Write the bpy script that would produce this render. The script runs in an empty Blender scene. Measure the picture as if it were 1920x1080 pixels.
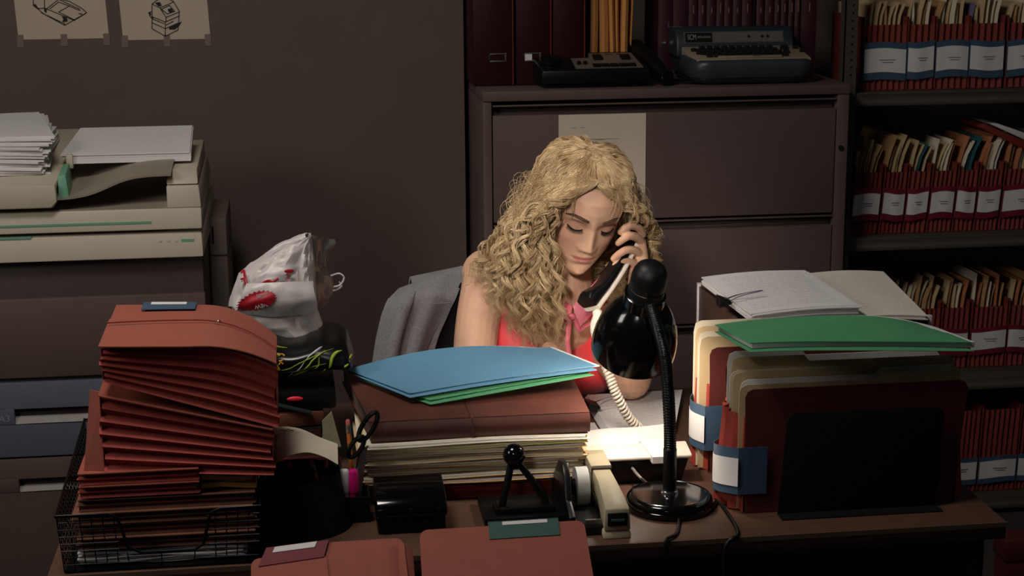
import bpy, bmesh, math, random
import numpy as np
from mathutils import Matrix, Vector, Euler, noise
random.seed(7)
SC = bpy.context.scene
COL = SC.collection
R = math.radians

# ------------------------------------------------------------------ camera
F = 3100.0                                   # focal length in pixels of the 1920 wide frame
PITCH, YAW, ROLL, CZ = R(13.0), R(7.5), R(0.4), 1.64
FW = Vector((math.sin(YAW)*math.cos(PITCH), math.cos(YAW)*math.cos(PITCH), -math.sin(PITCH)))
_r0 = Vector((math.cos(YAW), -math.sin(YAW), 0)); _u0 = _r0.cross(FW)
RT = _r0*math.cos(ROLL) - _u0*math.sin(ROLL)
UP = _u0*math.cos(ROLL) + _r0*math.sin(ROLL)
CAMP = Vector((0, 0, CZ))
cam_d = bpy.data.cameras.new('camera'); cam = bpy.data.objects.new('camera', cam_d); COL.objects.link(cam)
cam_d.sensor_width = 36.0; cam_d.lens = F/1920*36; cam_d.clip_start = .05
mw = Matrix((RT, UP, -FW)).transposed().to_4x4(); mw.translation = CAMP
cam.matrix_world = mw
cam_d.dof.use_dof = True; cam_d.dof.focus_distance = 2.9; cam_d.dof.aperture_fstop = 16
SC.camera = cam

def Pz(px, py, z):                            # photograph point -> place at height z
    d = FW + RT*((px-960)/F) + UP*((540-py)/F)
    return CAMP + d*((z-CZ)/d.z)
def Py(px, py, Y):                            # photograph point -> place at distance Y from the camera wall
    d = FW + RT*((px-960)/F) + UP*((540-py)/F)
    return CAMP + d*(Y/d.y)

# ------------------------------------------------------------------ light
SC.view_settings.view_transform = 'Standard'; SC.view_settings.look = 'None'
SC.view_settings.gamma = 1; SC.view_settings.use_curve_mapping = False
SC.view_settings.exposure = 0.0
w = bpy.data.worlds.new('world'); SC.world = w; w.use_nodes = True
w.node_tree.nodes['Background'].inputs[0].default_value = (.85, .9, 1, 1)
w.node_tree.nodes['Background'].inputs[1].default_value = .012

def area(name, loc, target, sx, sy, power, color):
    l = bpy.data.lights.new(name, 'AREA'); l.shape = 'RECTANGLE'; l.size = sx; l.size_y = sy
    l.energy = power; l.color = color
    o = bpy.data.objects.new(name, l); COL.objects.link(o); o.location = loc
    o.rotation_euler = (Vector(target)-Vector(loc)).to_track_quat('-Z', 'Y').to_euler()
    return o
area('ceiling_light_key', (-.45, 2.02, 2.9), (.2, 2.9, .9), .6, .5, 13, (1, .93, .85)).data.spread = R(140)
area('left_side_light', (-1.75, 1.84, 2.0), (.4, 2.9, .95), .6, .6, 11, (1, .93, .85))
area('added_face_fill', (-.5, -.2, 2.35), (.46, 2.85, 1.03), .3, .3, .5, (1, .92, .84)).data.spread = R(14)  # added narrow fill to brighten the woman's face, not a lamp of the room
area('right_side_light', (2.6, 2.2, 2.4), (.6, 2.6, .95), .4, .3, .8, (1, .95, .9))

# ------------------------------------------------------------------ materials
def lin(c):
    return tuple((x/255/12.92 if x/255 <= .04045 else ((x/255+.055)/1.055)**2.4) for x in c)
MATS = {}
def mat(name, rgb, rough=.6, metal=0.0, var=.12, scale=30, bump=0.0, bscale=200, spec=.5, coat=0, stretch=None, rgb2=None, trans=0, sheen=0, emit=None):
    m = bpy.data.materials.new(name); m.use_nodes = True
    nt = m.node_tree; b = nt.nodes['Principled BSDF']
    tc = nt.nodes.new('ShaderNodeTexCoord'); mp = nt.nodes.new('ShaderNodeMapping')
    nt.links.new(tc.outputs['Object'], mp.inputs['Vector'])
    if stretch: mp.inputs['Scale'].default_value = stretch
    n = nt.nodes.new('ShaderNodeTexNoise'); n.inputs['Scale'].default_value = scale; n.inputs['Detail'].default_value = 4
    nt.links.new(mp.outputs['Vector'], n.inputs['Vector'])
    cr = nt.nodes.new('ShaderNodeValToRGB')
    c = lin(rgb); c2 = lin(rgb2) if rgb2 else None
    lo = c if c2 else tuple(x*(1-var) for x in c); hi = c2 if c2 else tuple(min(1, x*(1+var)) for x in c)
    cr.color_ramp.elements[0].position = .3; cr.color_ramp.elements[1].position = .7
    cr.color_ramp.elements[0].color = (*lo, 1); cr.color_ramp.elements[1].color = (*hi, 1)
    nt.links.new(n.outputs['Fac'], cr.inputs['Fac']); nt.links.new(cr.outputs['Color'], b.inputs['Base Color'])
    b.inputs['Roughness'].default_value = rough; b.inputs['Metallic'].default_value = metal
    b.inputs['Specular IOR Level'].default_value = spec
    if coat: b.inputs['Coat Weight'].default_value = coat; b.inputs['Coat Roughness'].default_value = .08
    if trans: b.inputs['Transmission Weight'].default_value = trans
    if sheen: b.inputs['Sheen Weight'].default_value = sheen
    if emit: b.inputs['Emission Color'].default_value = (*lin(emit[0]), 1); b.inputs['Emission Strength'].default_value = emit[1]
    if bump:
        n2 = nt.nodes.new('ShaderNodeTexNoise'); n2.inputs['Scale'].default_value = bscale
        nt.links.new(mp.outputs['Vector'], n2.inputs['Vector'])
        bp = nt.nodes.new('ShaderNodeBump'); bp.inputs['Strength'].default_value = bump; bp.inputs['Distance'].default_value = .002
        nt.links.new(n2.outputs['Fac'], bp.inputs['Height']); nt.links.new(bp.outputs['Normal'], b.inputs['Normal'])
    MATS[name] = m
    return m

def text_paper(name, rgb, axis_u='Generated', rows=24, margin=.14, ink=.35):
    """white paper with rows of small grey print"""
    m = mat(name, rgb, .75, var=.03, scale=8)
    nt = m.node_tree; b = nt.nodes['Principled BSDF']
    tc = nt.nodes.new('ShaderNodeTexCoord'); sp = nt.nodes.new('ShaderNodeSeparateXYZ')
    nt.links.new(tc.outputs['Generated'], sp.inputs[0])
    def math_(op, a, bb=None, c=None):
        n = nt.nodes.new('ShaderNodeMath'); n.operation = op
        for i, v in enumerate((a, bb, c)):
            if v is None: continue
            if isinstance(v, (int, float)): n.inputs[i].default_value = v
            else: nt.links.new(v, n.inputs[i])
        return n.outputs[0]
    U, V = sp.outputs[0], sp.outputs[1]
    row = math_('FRACT', math_('MULTIPLY', V, rows))
    on = math_('MULTIPLY', math_('GREATER_THAN', row, .58), math_('LESS_THAN', row, .86))
    inside = math_('MULTIPLY', math_('MULTIPLY', math_('GREATER_THAN', U, margin), math_('LESS_THAN', U, 1-margin)),
                   math_('MULTIPLY', math_('GREATER_THAN', V, .1), math_('LESS_THAN', V, .9)))
    nz = nt.nodes.new('ShaderNodeTexNoise'); nz.inputs['Scale'].default_value = 55; nt.links.new(tc.outputs['Generated'], nz.inputs['Vector'])
    gap = math_('GREATER_THAN', nz.outputs['Fac'], .44)
    fac = math_('MULTIPLY', math_('MULTIPLY', math_('MULTIPLY', on, inside), gap), ink)
    mx = nt.nodes.new('ShaderNodeMix'); mx.data_type = 'RGBA'
    src = b.inputs['Base Color'].links[0].from_socket
    nt.links.new(fac, mx.inputs[0]); nt.links.new(src, mx.inputs[6]); mx.inputs[7].default_value = (.03, .03, .035, 1)
    nt.links.new(mx.outputs[2], b.inputs['Base Color'])
    return m

# ------------------------------------------------------------------ building helpers
ROOTM = {}
class MB:
    def __init__(s, M=None): s.v = []; s.f = []; s.m = []; s.M = M
    def add(s, verts, faces, mi=0, M=None):
        o = len(s.v)
        for q in verts:
            q = Vector(q)
            if M is not None: q = M @ q
            if s.M is not None: q = s.M @ q
            s.v.append(q)
        s.f += [tuple(i+o for i in f) for f in faces]; s.m += [mi]*len(faces)
        return s
    def box(s, x0, x1, y0, y1, z0, z1, mi=0, M=None):
        v = [(x0,y0,z0),(x1,y0,z0),(x1,y1,z0),(x0,y1,z0),(x0,y0,z1),(x1,y0,z1),(x1,y1,z1),(x0,y1,z1)]
        return s.add(v, [(0,3,2,1),(4,5,6,7),(0,1,5,4),(1,2,6,5),(2,3,7,6),(3,0,4,7)], mi, M)
    def hexa(s, b4, t4, mi=0):                # bottom ring and top ring, counter-clockwise from above
        return s.add(list(b4)+list(t4), [(0,3,2,1),(4,5,6,7),(0,1,5,4),(1,2,6,5),(2,3,7,6),(3,0,4,7)], mi)
    def prism(s, poly, d, mi=0, M=None):      # closed polygon swept along vector d
        n = len(poly); d = Vector(d); a = [Vector(q) for q in poly]
        nrm = Vector((0,0,0))
        for i in range(n): nrm += a[i].cross(a[(i+1) % n])
        top = [q+d for q in a]
        if nrm.dot(d) > 0:
            fs = [tuple(reversed(range(n))), tuple(range(n, 2*n))] + [(i, (i+1) % n, n+(i+1) % n, n+i) for i in range(n)]
        else:
            fs = [tuple(range(n)), tuple(reversed(range(n, 2*n)))] + [(i, n+i, n+(i+1) % n, (i+1) % n) for i in range(n)]
        return s.add(a+top, fs, mi, M)
    def tube(s, pts, r, n=8, mi=0, closed=False, M=None, flat=None):
        pts = [Vector(q) for q in pts]; N = len(pts); rs = r if isinstance(r, (list, tuple)) else [r]*N
        vs = []; up = None
        for i, q in enumerate(pts):
            a = pts[(i-1) % N] if (i > 0 or closed) else q; b = pts[(i+1) % N] if (i < N-1 or closed) else q
            t = (b-a); t = t.normalized() if t.length > 1e-9 else Vector((0,0,1))
            if up is None:
                up = Vector((0,0,1)) if abs(t.z) < .9 else Vector((1,0,0))
            up = up - t*up.dot(t)
            up = up.normalized() if up.length > 1e-6 else t.orthogonal().normalized()
            sd = t.cross(up)
            for k in range(n):
                an = 2*math.pi*k/n
                vs.append(q + up*(math.cos(an)*rs[i]) + sd*(math.sin(an)*rs[i]*(flat or 1)))
        fs = []
        for i in range(N if closed else N-1):
            j = (i+1) % N
            for k in range(n): fs.append((i*n+k, i*n+(k+1) % n, j*n+(k+1) % n, j*n+k))
        if not closed: fs += [tuple(reversed(range(n))), tuple(range((N-1)*n, N*n))]
        return s.add(vs, fs, mi, M)
    def lathe(s, prof, n=32, mi=0, M=None, caps=True):   # (radius, height) profile around local z; open ends are capped
        vs = []; fs = []
        for r, z in prof:
            for k in range(n): vs.append((r*math.cos(2*math.pi*k/n), r*math.sin(2*math.pi*k/n), z))
        for i in range(len(prof)-1):
            for k in range(n): fs.append((i*n+k, i*n+(k+1) % n, (i+1)*n+(k+1) % n, (i+1)*n+k))
        if caps and prof[0][0] > 1e-5: fs.append(tuple(reversed(range(n))))
        if caps and prof[-1][0] > 1e-5: fs.append(tuple(range((len(prof)-1)*n, len(prof)*n)))
        return s.add(vs, fs, mi, M)
    def grid(s, fn, nu, nv, th=0.0, mi=0, tdir=None, M=None):   # fn(u,v)->point ; thickness downward along the normal
        P = [[Vector(fn(i/nu, j/nv)) for j in range(nv+1)] for i in range(nu+1)]
        vs = [P[i][j] for i in range(nu+1) for j in range(nv+1)]
        W = nv+1
        fs = [(i*W+j, (i+1)*W+j, (i+1)*W+j+1, i*W+j+1) for i in range(nu) for j in range(nv)]
        if th:
            o = len(vs)
            for i in range(nu+1):
                for j in range(nv+1):
                    if tdir is not None: nn = Vector(tdir)
                    else:
                        du = P[min(i+1, nu)][j]-P[max(i-1, 0)][j]; dv = P[i][min(j+1, nv)]-P[i][max(j-1, 0)]
                        nn = du.cross(dv); nn = nn.normalized() if nn.length > 1e-12 else Vector((0,0,1))
                    vs.append(P[i][j]-nn*th)
            fs += [tuple(o+k for k in reversed(f)) for f in fs[:]]
            for i in range(nu):
                fs.append((i*W, o+i*W, o+(i+1)*W, (i+1)*W)); a = i*W+nv; b = (i+1)*W+nv
                fs.append((a, b, o+b, o+a))
            for j in range(nv):
                fs.append((j, j+1, o+j+1, o+j)); a = nu*W+j
                fs.append((a, o+a, o+a+1, a+1))
        return s.add(vs, fs, mi, M)
    def ball(s, c, r, n=16, mi=0, M=None):
        rx, ry, rz = r if isinstance(r, (list, tuple)) else (r, r, r); c = Vector(c)
        vs = []; fs = []; m = n//2
        for i in range(m+1):
            th = math.pi*i/m
            for k in range(n):
                a = 2*math.pi*k/n
                vs.append(c+Vector((rx*math.sin(th)*math.cos(a), ry*math.sin(th)*math.sin(a), -rz*math.cos(th))))
        for i in range(m):
            for k in range(n): fs.append((i*n+k, i*n+(k+1) % n, (i+1)*n+(k+1) % n, (i+1)*n+k))
        return s.add(vs, fs, mi, M)
    def build(s, name, m, parent=None, bevel=0, seg=2, ang=40, smooth=True):
        inv = ROOTM[parent.name].inverted() if parent is not None and parent.name in ROOTM else None
        me = bpy.data.meshes.new(name)
        me.from_pydata([tuple(inv @ q) if inv is not None else tuple(q) for q in s.v], [], s.f)
        for mm in (m if isinstance(m, (list, tuple)) else [m]): me.materials.append(mm)
        if len(set(s.m)) > 1: me.polygons.foreach_set('material_index', s.m)
        bm = bmesh.new(); bm.from_mesh(me)
        bmesh.ops.remove_doubles(bm, verts=bm.verts, dist=1e-6)
        bmesh.ops.dissolve_degenerate(bm, edges=bm.edges, dist=1e-7)
        if bevel:
            es = [e for e in bm.edges if len(e.link_faces) == 2 and e.calc_face_angle(0) > R(ang)]
            bmesh.ops.bevel(bm, geom=es, offset=bevel, segments=seg, affect='EDGES', profile=.5, clamp_overlap=True)
        bmesh.ops.recalc_face_normals(bm, faces=bm.faces) if False else None
        bm.to_mesh(me); bm.free()
        if smooth:
            me.shade_smooth(); me.set_sharp_from_angle(angle=R(38))
        o = bpy.data.objects.new(name, me); COL.objects.link(o)
        if parent is not None:
            o.parent = parent; ROOTM[o.name] = ROOTM[parent.name]
        else: ROOTM[o.name] = Matrix.Identity(4)
        return o

def tag(o, label, cat, group=None, kind=None):
    o['label'] = label; o['category'] = cat
    if group: o['group'] = group
    if kind: o['kind'] = kind
    return o
def thing(name, label, cat, loc=(0,0,0), rz=0, group=None):
    o = bpy.data.objects.new(name, None); COL.objects.link(o); o.empty_display_size = .05
    o.location = loc; o.rotation_euler = (0, 0, rz)
    ROOTM[o.name] = Matrix.Translation(Vector(loc)) @ Matrix.Rotation(rz, 4, 'Z')
    return tag(o, label, cat, group)
def structure(o): o['kind'] = 'structure'; return o
def single(mb, name, m, label, cat, group=None, kind=None, origin=None, **k):
    """a thing that is one mesh; origin moves its pivot to its base"""
    o = mb.build(name, m, **k)
    if origin is None:
        zs = min(v.z for v in mb.v); c = sum(mb.v, Vector())/len(mb.v); origin = Vector((c.x, c.y, zs))
    o.data.transform(Matrix.Translation(-Vector(origin))); o.location = origin
    return tag(o, label, cat, group, kind)
def dup(root, loc, label=None, group=None):
    r = root.copy(); COL.objects.link(r); r.location = loc
    if label: r['label'] = label
    if group: r['group'] = group
    for ch in list(root.children):
        c = ch.copy(); COL.objects.link(c); c.parent = r
        for g in list(ch.children):
            d = g.copy(); COL.objects.link(d); d.parent = c
    return r
def text_mesh(name, txt, size, M, m, parent, depth=.0004, width=None, spacing=1.0):
    cu = bpy.data.curves.new(name, 'FONT'); cu.body = txt; cu.size = size; cu.extrude = depth/2; cu.align_x = 'CENTER'; cu.align_y = 'CENTER'
    cu.space_character = spacing
    t = bpy.data.objects.new('tmp', cu); COL.objects.link(t)
    dg = bpy.context.evaluated_depsgraph_get(); dg.update()
    me = bpy.data.meshes.new_from_object(t.evaluated_get(dg))
    bpy.data.objects.remove(t); me.name = name
    if width:
        xs = [v.co.x for v in me.vertices]; sx = width/(max(xs)-min(xs)); me.transform(Matrix.Diagonal((sx, 1, 1, 1)))
    inv = ROOTM[parent.name].inverted()
    me.transform(inv @ M); me.materials.clear(); me.materials.append(m)
    o = bpy.data.objects.new(name, me); COL.objects.link(o); o.parent = parent
    return o
def frame(o, x, y, z=None):                   # matrix with given origin and axes
    o, x, y = Vector(o), Vector(x).normalized(), Vector(y).normalized()
    z = x.cross(y).normalized(); y = z.cross(x)
    M = Matrix((x, y, z)).transposed().to_4x4(); M.translation = o
    return M
def spline(pts, n):                           # Catmull-Rom through points
    pts = [Vector(q) for q in pts]; P = [2*pts[0]-pts[1]]+pts+[2*pts[-1]-pts[-2]]; out = []
    segs = len(pts)-1
    for i in range(n+1):
        t = i/n*segs; k = min(int(t), segs-1); u = t-k; a, b, c, d = P[k:k+4]
        out.append(.5*((2*b)+(c-a)*u+(2*a-5*b+4*c-d)*u*u+(3*b-a-3*c+d)*u**3))
    return out
def lerp(a, b, t): return a+(b-a)*t

M_wall = mat('wall_paint', (98, 84, 76), .8, var=.05, scale=6, bump=.15, bscale=350)
M_floor = mat('floor_carpet', (60, 54, 50), .95, var=.25, scale=120, bump=.5)
M_cab = mat('cabinet_steel', (98, 82, 78), .5, var=.03, scale=15, bump=.06, bscale=600, spec=.3)
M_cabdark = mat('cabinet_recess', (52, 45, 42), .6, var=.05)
M_black = mat('black_plastic', (12, 12, 13), .35, var=.1, spec=.4)
M_gloss = mat('black_gloss_enamel', (7, 7, 8), .12, var=.05, spec=.55)
M_mattblack = mat('black_matt', (14, 14, 14), .7, var=.1, spec=.2)
M_shelf = mat('shelf_steel', (72, 64, 55), .55, var=.05)
M_red = mat('redrope_card', (152, 78, 62), .72, var=.06, scale=60, bump=.08, bscale=500)
M_redfront = mat('redrope_bright', (156, 84, 68), .75, var=.04, scale=40, bump=.06, bscale=500)
M_redin = mat('redrope_gusset', (174, 72, 64), .75, var=.08, scale=60)
M_dred = mat('redrope_dark', (128, 42, 30), .75, var=.1, scale=60)
M_shelfred = mat('redrope_shelf', (122, 44, 34), .75, var=.15, scale=40)
M_brown = mat('worn_brown_card', (118, 74, 54), .75, var=.18, scale=25)
M_manila = mat('manila_card', (205, 180, 138), .75, var=.06, scale=20)
M_manila2 = mat('manila_card_tan', (190, 150, 100), .75, var=.08, scale=20)
M_paper = mat('white_paper', (225, 222, 220), .8, var=.02, scale=10)
M_cream = mat('cream_paper', (226, 216, 192), .8, var=.03, scale=10)
M_print = text_paper('printed_paper', (225, 222, 222), rows=30)
M_note = text_paper('printed_cream_paper', (220, 206, 186), rows=22, ink=.12)
M_blue = mat('blue_card', (92, 142, 172), .7, var=.03, scale=20)
M_green = mat('green_card', (78, 146, 102), .7, var=.04, scale=20)
M_bluetape = mat('blue_label_tape', (64, 88, 112), .5, var=.06)
M_maroon = mat('maroon_label_tape', (116, 24, 42), .55, var=.08)
M_tealtab = mat('teal_label_tape', (56, 92, 84), .6, var=.06)
M_ink = mat('ink', (60, 58, 58), .8, var=.1)
M_teal = mat('teal_card', (40, 96, 104), .7, var=.08)
M_orange = mat('orange_card', (190, 122, 84), .7, var=.08)
M_lilac = mat('lilac_card', (128, 112, 150), .7, var=.08)
M_chrome = mat('bright_steel', (200, 200, 205), .2, 1.0, var=.05)
M_steel = mat('dull_steel', (150, 148, 145), .4, 1.0, var=.05)

# ------------------------------------------------------------------ the setting
structure(MB().box(-3.2, 4.2, -.5, 5.0, -.1, 0).build('floor', M_floor))
structure(MB().box(-3.2, .444, 4.3, 4.98, 0, 2.6).build('wall_back', M_wall))
structure(MB().box(.444, 4.2, 4.86, 4.98, 0, 2.6).build('wall_rear', M_wall))

# ------------------------------------------------------------------ lateral file cabinet
CX0, CX1, CY, CT = .458, 1.385, 4.0, 1.2
t = thing('lateral_file_cabinet', 'wide dark grey-brown steel lateral file cabinet behind the woman', 'filing cabinet', ((CX0+CX1)/2, CY, 0))
b = MB().box(CX0, CX1, CY, CY+.46, CT-.024, CT)
b.box(CX0, CX0+.022, CY+.004, CY+.46, 0, CT-.024).box(CX1-.03, CX1, CY+.004, CY+.46, 0, CT-.024).box(CX0+.022, CX1-.03, CY+.44, CY+.46, 0, CT-.024)
b.box(CX0+.022, CX1-.03, CY+.01, CY+.44, 0, .03)
b.build('body', M_cab, t, bevel=.002)
zt = [1.166, .868, .59, .31]
for k in range(4):
    z1 = zt[k]; z0 = (zt[k+1] if k < 3 else .04)+.006
    x0, x1 = CX0+.025, CX1-.033
    d = MB()
    d.box(x0, x1, CY+.006, CY+.05, z0, z1-.026).box(x0, x1, CY+.03, CY+.43, z1-.026, z1-.02)
    dr = d.build('drawer', M_cab, t, bevel=.0015)
    MB().box(x0, x1, CY+.005, CY+.012, z1-.004, z1).box(x0, x1, CY+.012, CY+.028, z1-.004, z1-.001).build('handle_lip', M_cab, dr, bevel=.0008)
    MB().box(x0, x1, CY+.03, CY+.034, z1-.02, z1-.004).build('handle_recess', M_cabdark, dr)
MB().lathe([(.0065, 0), (.0065, .004), (.005, .006), (0, .006)], 20, M=frame((1.367, CY+.004, 1.04), (1,0,0), (0,0,1)) ).build('lock', M_mattblack, t)
# notice taped on the top drawer
a, c = Py(1048, 215, CY), Py(1212, 212, CY)
z0 = .885
nt_ = MB().box(a.x, c.x, CY+.0035, CY+.0052, z0, 1.1395)
o = single(nt_, 'notice', M_note, 'cream paper notice taped on the top cabinet drawer behind the woman', 'notice')
ROOTM[o.name] = Matrix.Translation(o.location)
m = MB()
for px, py, wd in ((1072, 240, .012), (1088, 240, .012), (1095, 262, .05), (1135, 261, .036), (1120, 262, .02)):
    p = Py(px, py, CY); m.box(p.x, p.x+wd, CY+.0028, CY+.0036, p.z-.001, p.z+.001)
m.build('writing', mat('faint_ink', (165, 150, 135), .8), o)

# ------------------------------------------------------------------ posters with line drawings
def strokes(lines, w_, Y, mi=0, mb=None):
    mb = mb or MB()
    for ln in lines:
        P = [Py(x, y, Y) for x, y in ln]
        for i in range(len(P)-1):
            a, b_ = P[i], P[i+1]; d = (b_-a); d.y = 0
            if d.length < 1e-6: continue
            n = Vector((-d.z, 0, d.x)).normalized()*w_; e = d.normalized()*w_*.6
            q = [a-n-e, b_-n+e, b_+n+e, a+n-e]
            for k in q: k.y = Y
            mb.prism(q, (0, -.0006, 0), mi)
    return mb
def fillpoly(mb, pts, Y):
    P = [Py(x, y, Y) for x, y in pts]
    mb.prism(P, (0, -.0007, 0)); return mb
YW = 4.3
def poster(x0, x1, yb, label, shift):
    a, c = Py(x0, yb, YW), Py(x1, yb, YW); zb = (a.z+c.z)/2
    k = .012
    pts = [(a.x, YW-.0005, zb), (c.x, YW-.0005, zb), (c.x-k, YW-.0005, zb+.2794), (a.x-k, YW-.0005, zb+.2794)]
    b = MB().prism(pts, (0, -.0012, 0))
    o = single(b, 'poster', M_poster, label, 'poster', 'taped line drawings on the wall')
    ROOTM[o.name] = Matrix.Translation(o.location)
    for u in (.02, .5, .97):
        x = lerp(a.x, c.x, u)
        MB().box(x-.008, x+.008, YW-.0022, YW-.0003, zb-.018, zb+.012).build('tape', M_tape, o)
    return o
M_poster = mat('poster_paper', (196, 180, 162), .8, var=.03, scale=6)
M_tape = mat('clear_tape', (122, 106, 97), .7, var=.03)
M_line = mat('drawing_ink', (32, 30, 28), .8)
z = lambda pts, ox=0, oy=0, s=.25: [(ox+x*s, oy+y*s) for x, y in pts]
p1 = poster(35, 205, 73, 'left poster, line drawing of a flat open machine, taped above the copier', 0)
L = [[(250,-60),(250,40),(330,105),(485,190),(650,95),(610,60),(520,10),(440,-10)],[(250,30),(290,65),(335,60),(345,95)],[(330,-60),(335,60),(560,155)],[(375,65),(440,15),(520,45),(440,90)],[(440,90),(560,150),(645,100)],[(330,105),(485,178),(485,190)],[(345,70),(440,-5),(600,70)],[(590,100),(610,108),(612,98)],[(310,95),(340,110)],[(520,45),(600,80)],[(465,125),(505,160),(470,160),(500,125)],[(480,120),(480,165)]]
m = strokes([z(l) for l in L], .0011, YW-.0018)
fillpoly(m, z([(250,35),(268,30),(282,55),(275,65),(255,50)]), YW-.0018); fillpoly(m, z([(330,62),(352,72),(350,92),(332,90)]), YW-.0018); fillpoly(m, z([(465,128),(490,122),(510,150),(485,165)]), YW-.0018)
m.build('drawing', M_line, p1)
p2 = poster(231, 395, 74, 'right poster, line drawing of an upright office machine, taped beside the flat machine one', 0)
L = [[(1140,30),(1140,215),(1240,272),(1335,225),(1345,85),(1300,10),(1240,-20),(1180,0),(1140,30)],[(1140,125),(1240,165),(1345,120)],[(1240,165),(1240,272)],[(1245,130),(1345,90)],[(1245,130),(1245,165)],[(1140,30),(1200,60),(1245,130)],[(1200,60),(1300,15)],[(1140,170),(1240,215),(1330,175)],[(1210,70),(1270,40),(1310,85),(1255,105),(1210,70)],[(1115,95),(1130,130),(1150,135)],[(1115,95),(1140,85)],[(1300,190),(1360,165)],[(1240,190),(1300,160)],[(1140,140),(1230,178)]]
m = strokes([z(l) for l in L], .0011, YW-.0018)
fillpoly(m, z([(1160,20),(1200,15),(1215,45),(1190,50)]), YW-.0018); fillpoly(m, z([(1265,200),(1360,168),(1345,195),(1310,222),(1270,222)]), YW-.0018); fillpoly(m, z([(1255,70),(1285,60),(1300,85),(1270,95)]), YW-.0018); fillpoly(m, z([(1115,92),(1130,86),(1132,118),(1120,118)]), YW-.0018)
m.build('drawing', M_line, p2)

# ------------------------------------------------------------------ shelving on the right with redrope file pockets
SY = 4.08
SX0, SX1 = 1.39, 2.45
sh = thing('shelving_unit', 'dark steel shelving unit full of file pockets to the right of the cabinet', 'shelf', (1.9, SY, 0))
for (sx, sy_) in ((SX0, SY-.006), (SX0, SY+.42), (SX1, SY-.006), (SX1, SY+.42)):
    b = MB().box(sx, sx+.034, sy_, sy_+.003, 0, 1.9).box(sx, sx+.003, sy_, sy_+.034, 0, 1.9)
    pst = b.build('post', M_shelf, sh)
    if sy_ < SY and sx == SX0:
        h = MB()
        for k in range(30):
            zz = 1.215+k*.0195
            if zz > 1.5: break
            h.lathe([(.003, 0), (.003, .0006), (0, .0006)], 10, M=frame((sx+.0205, sy_+.0003, zz), (1,0,0), (0,0,1)))
        h.build('holes', M_mattblack, pst)
SHZ = [1.167, .787, .395, .05]
for zz in SHZ:
    MB().box(SX0+.036, SX1, SY, SY+.42, zz-.003, zz).box(SX0+.036, SX1, SY, SY+.003, zz-.033, zz-.003).build('shelf_board', M_shelf, sh, bevel=.001)
MB().box(SX0+.036, SX1, SY, SY+.42, 1.6, 1.603).build('shelf_board', M_shelf, sh)

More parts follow.
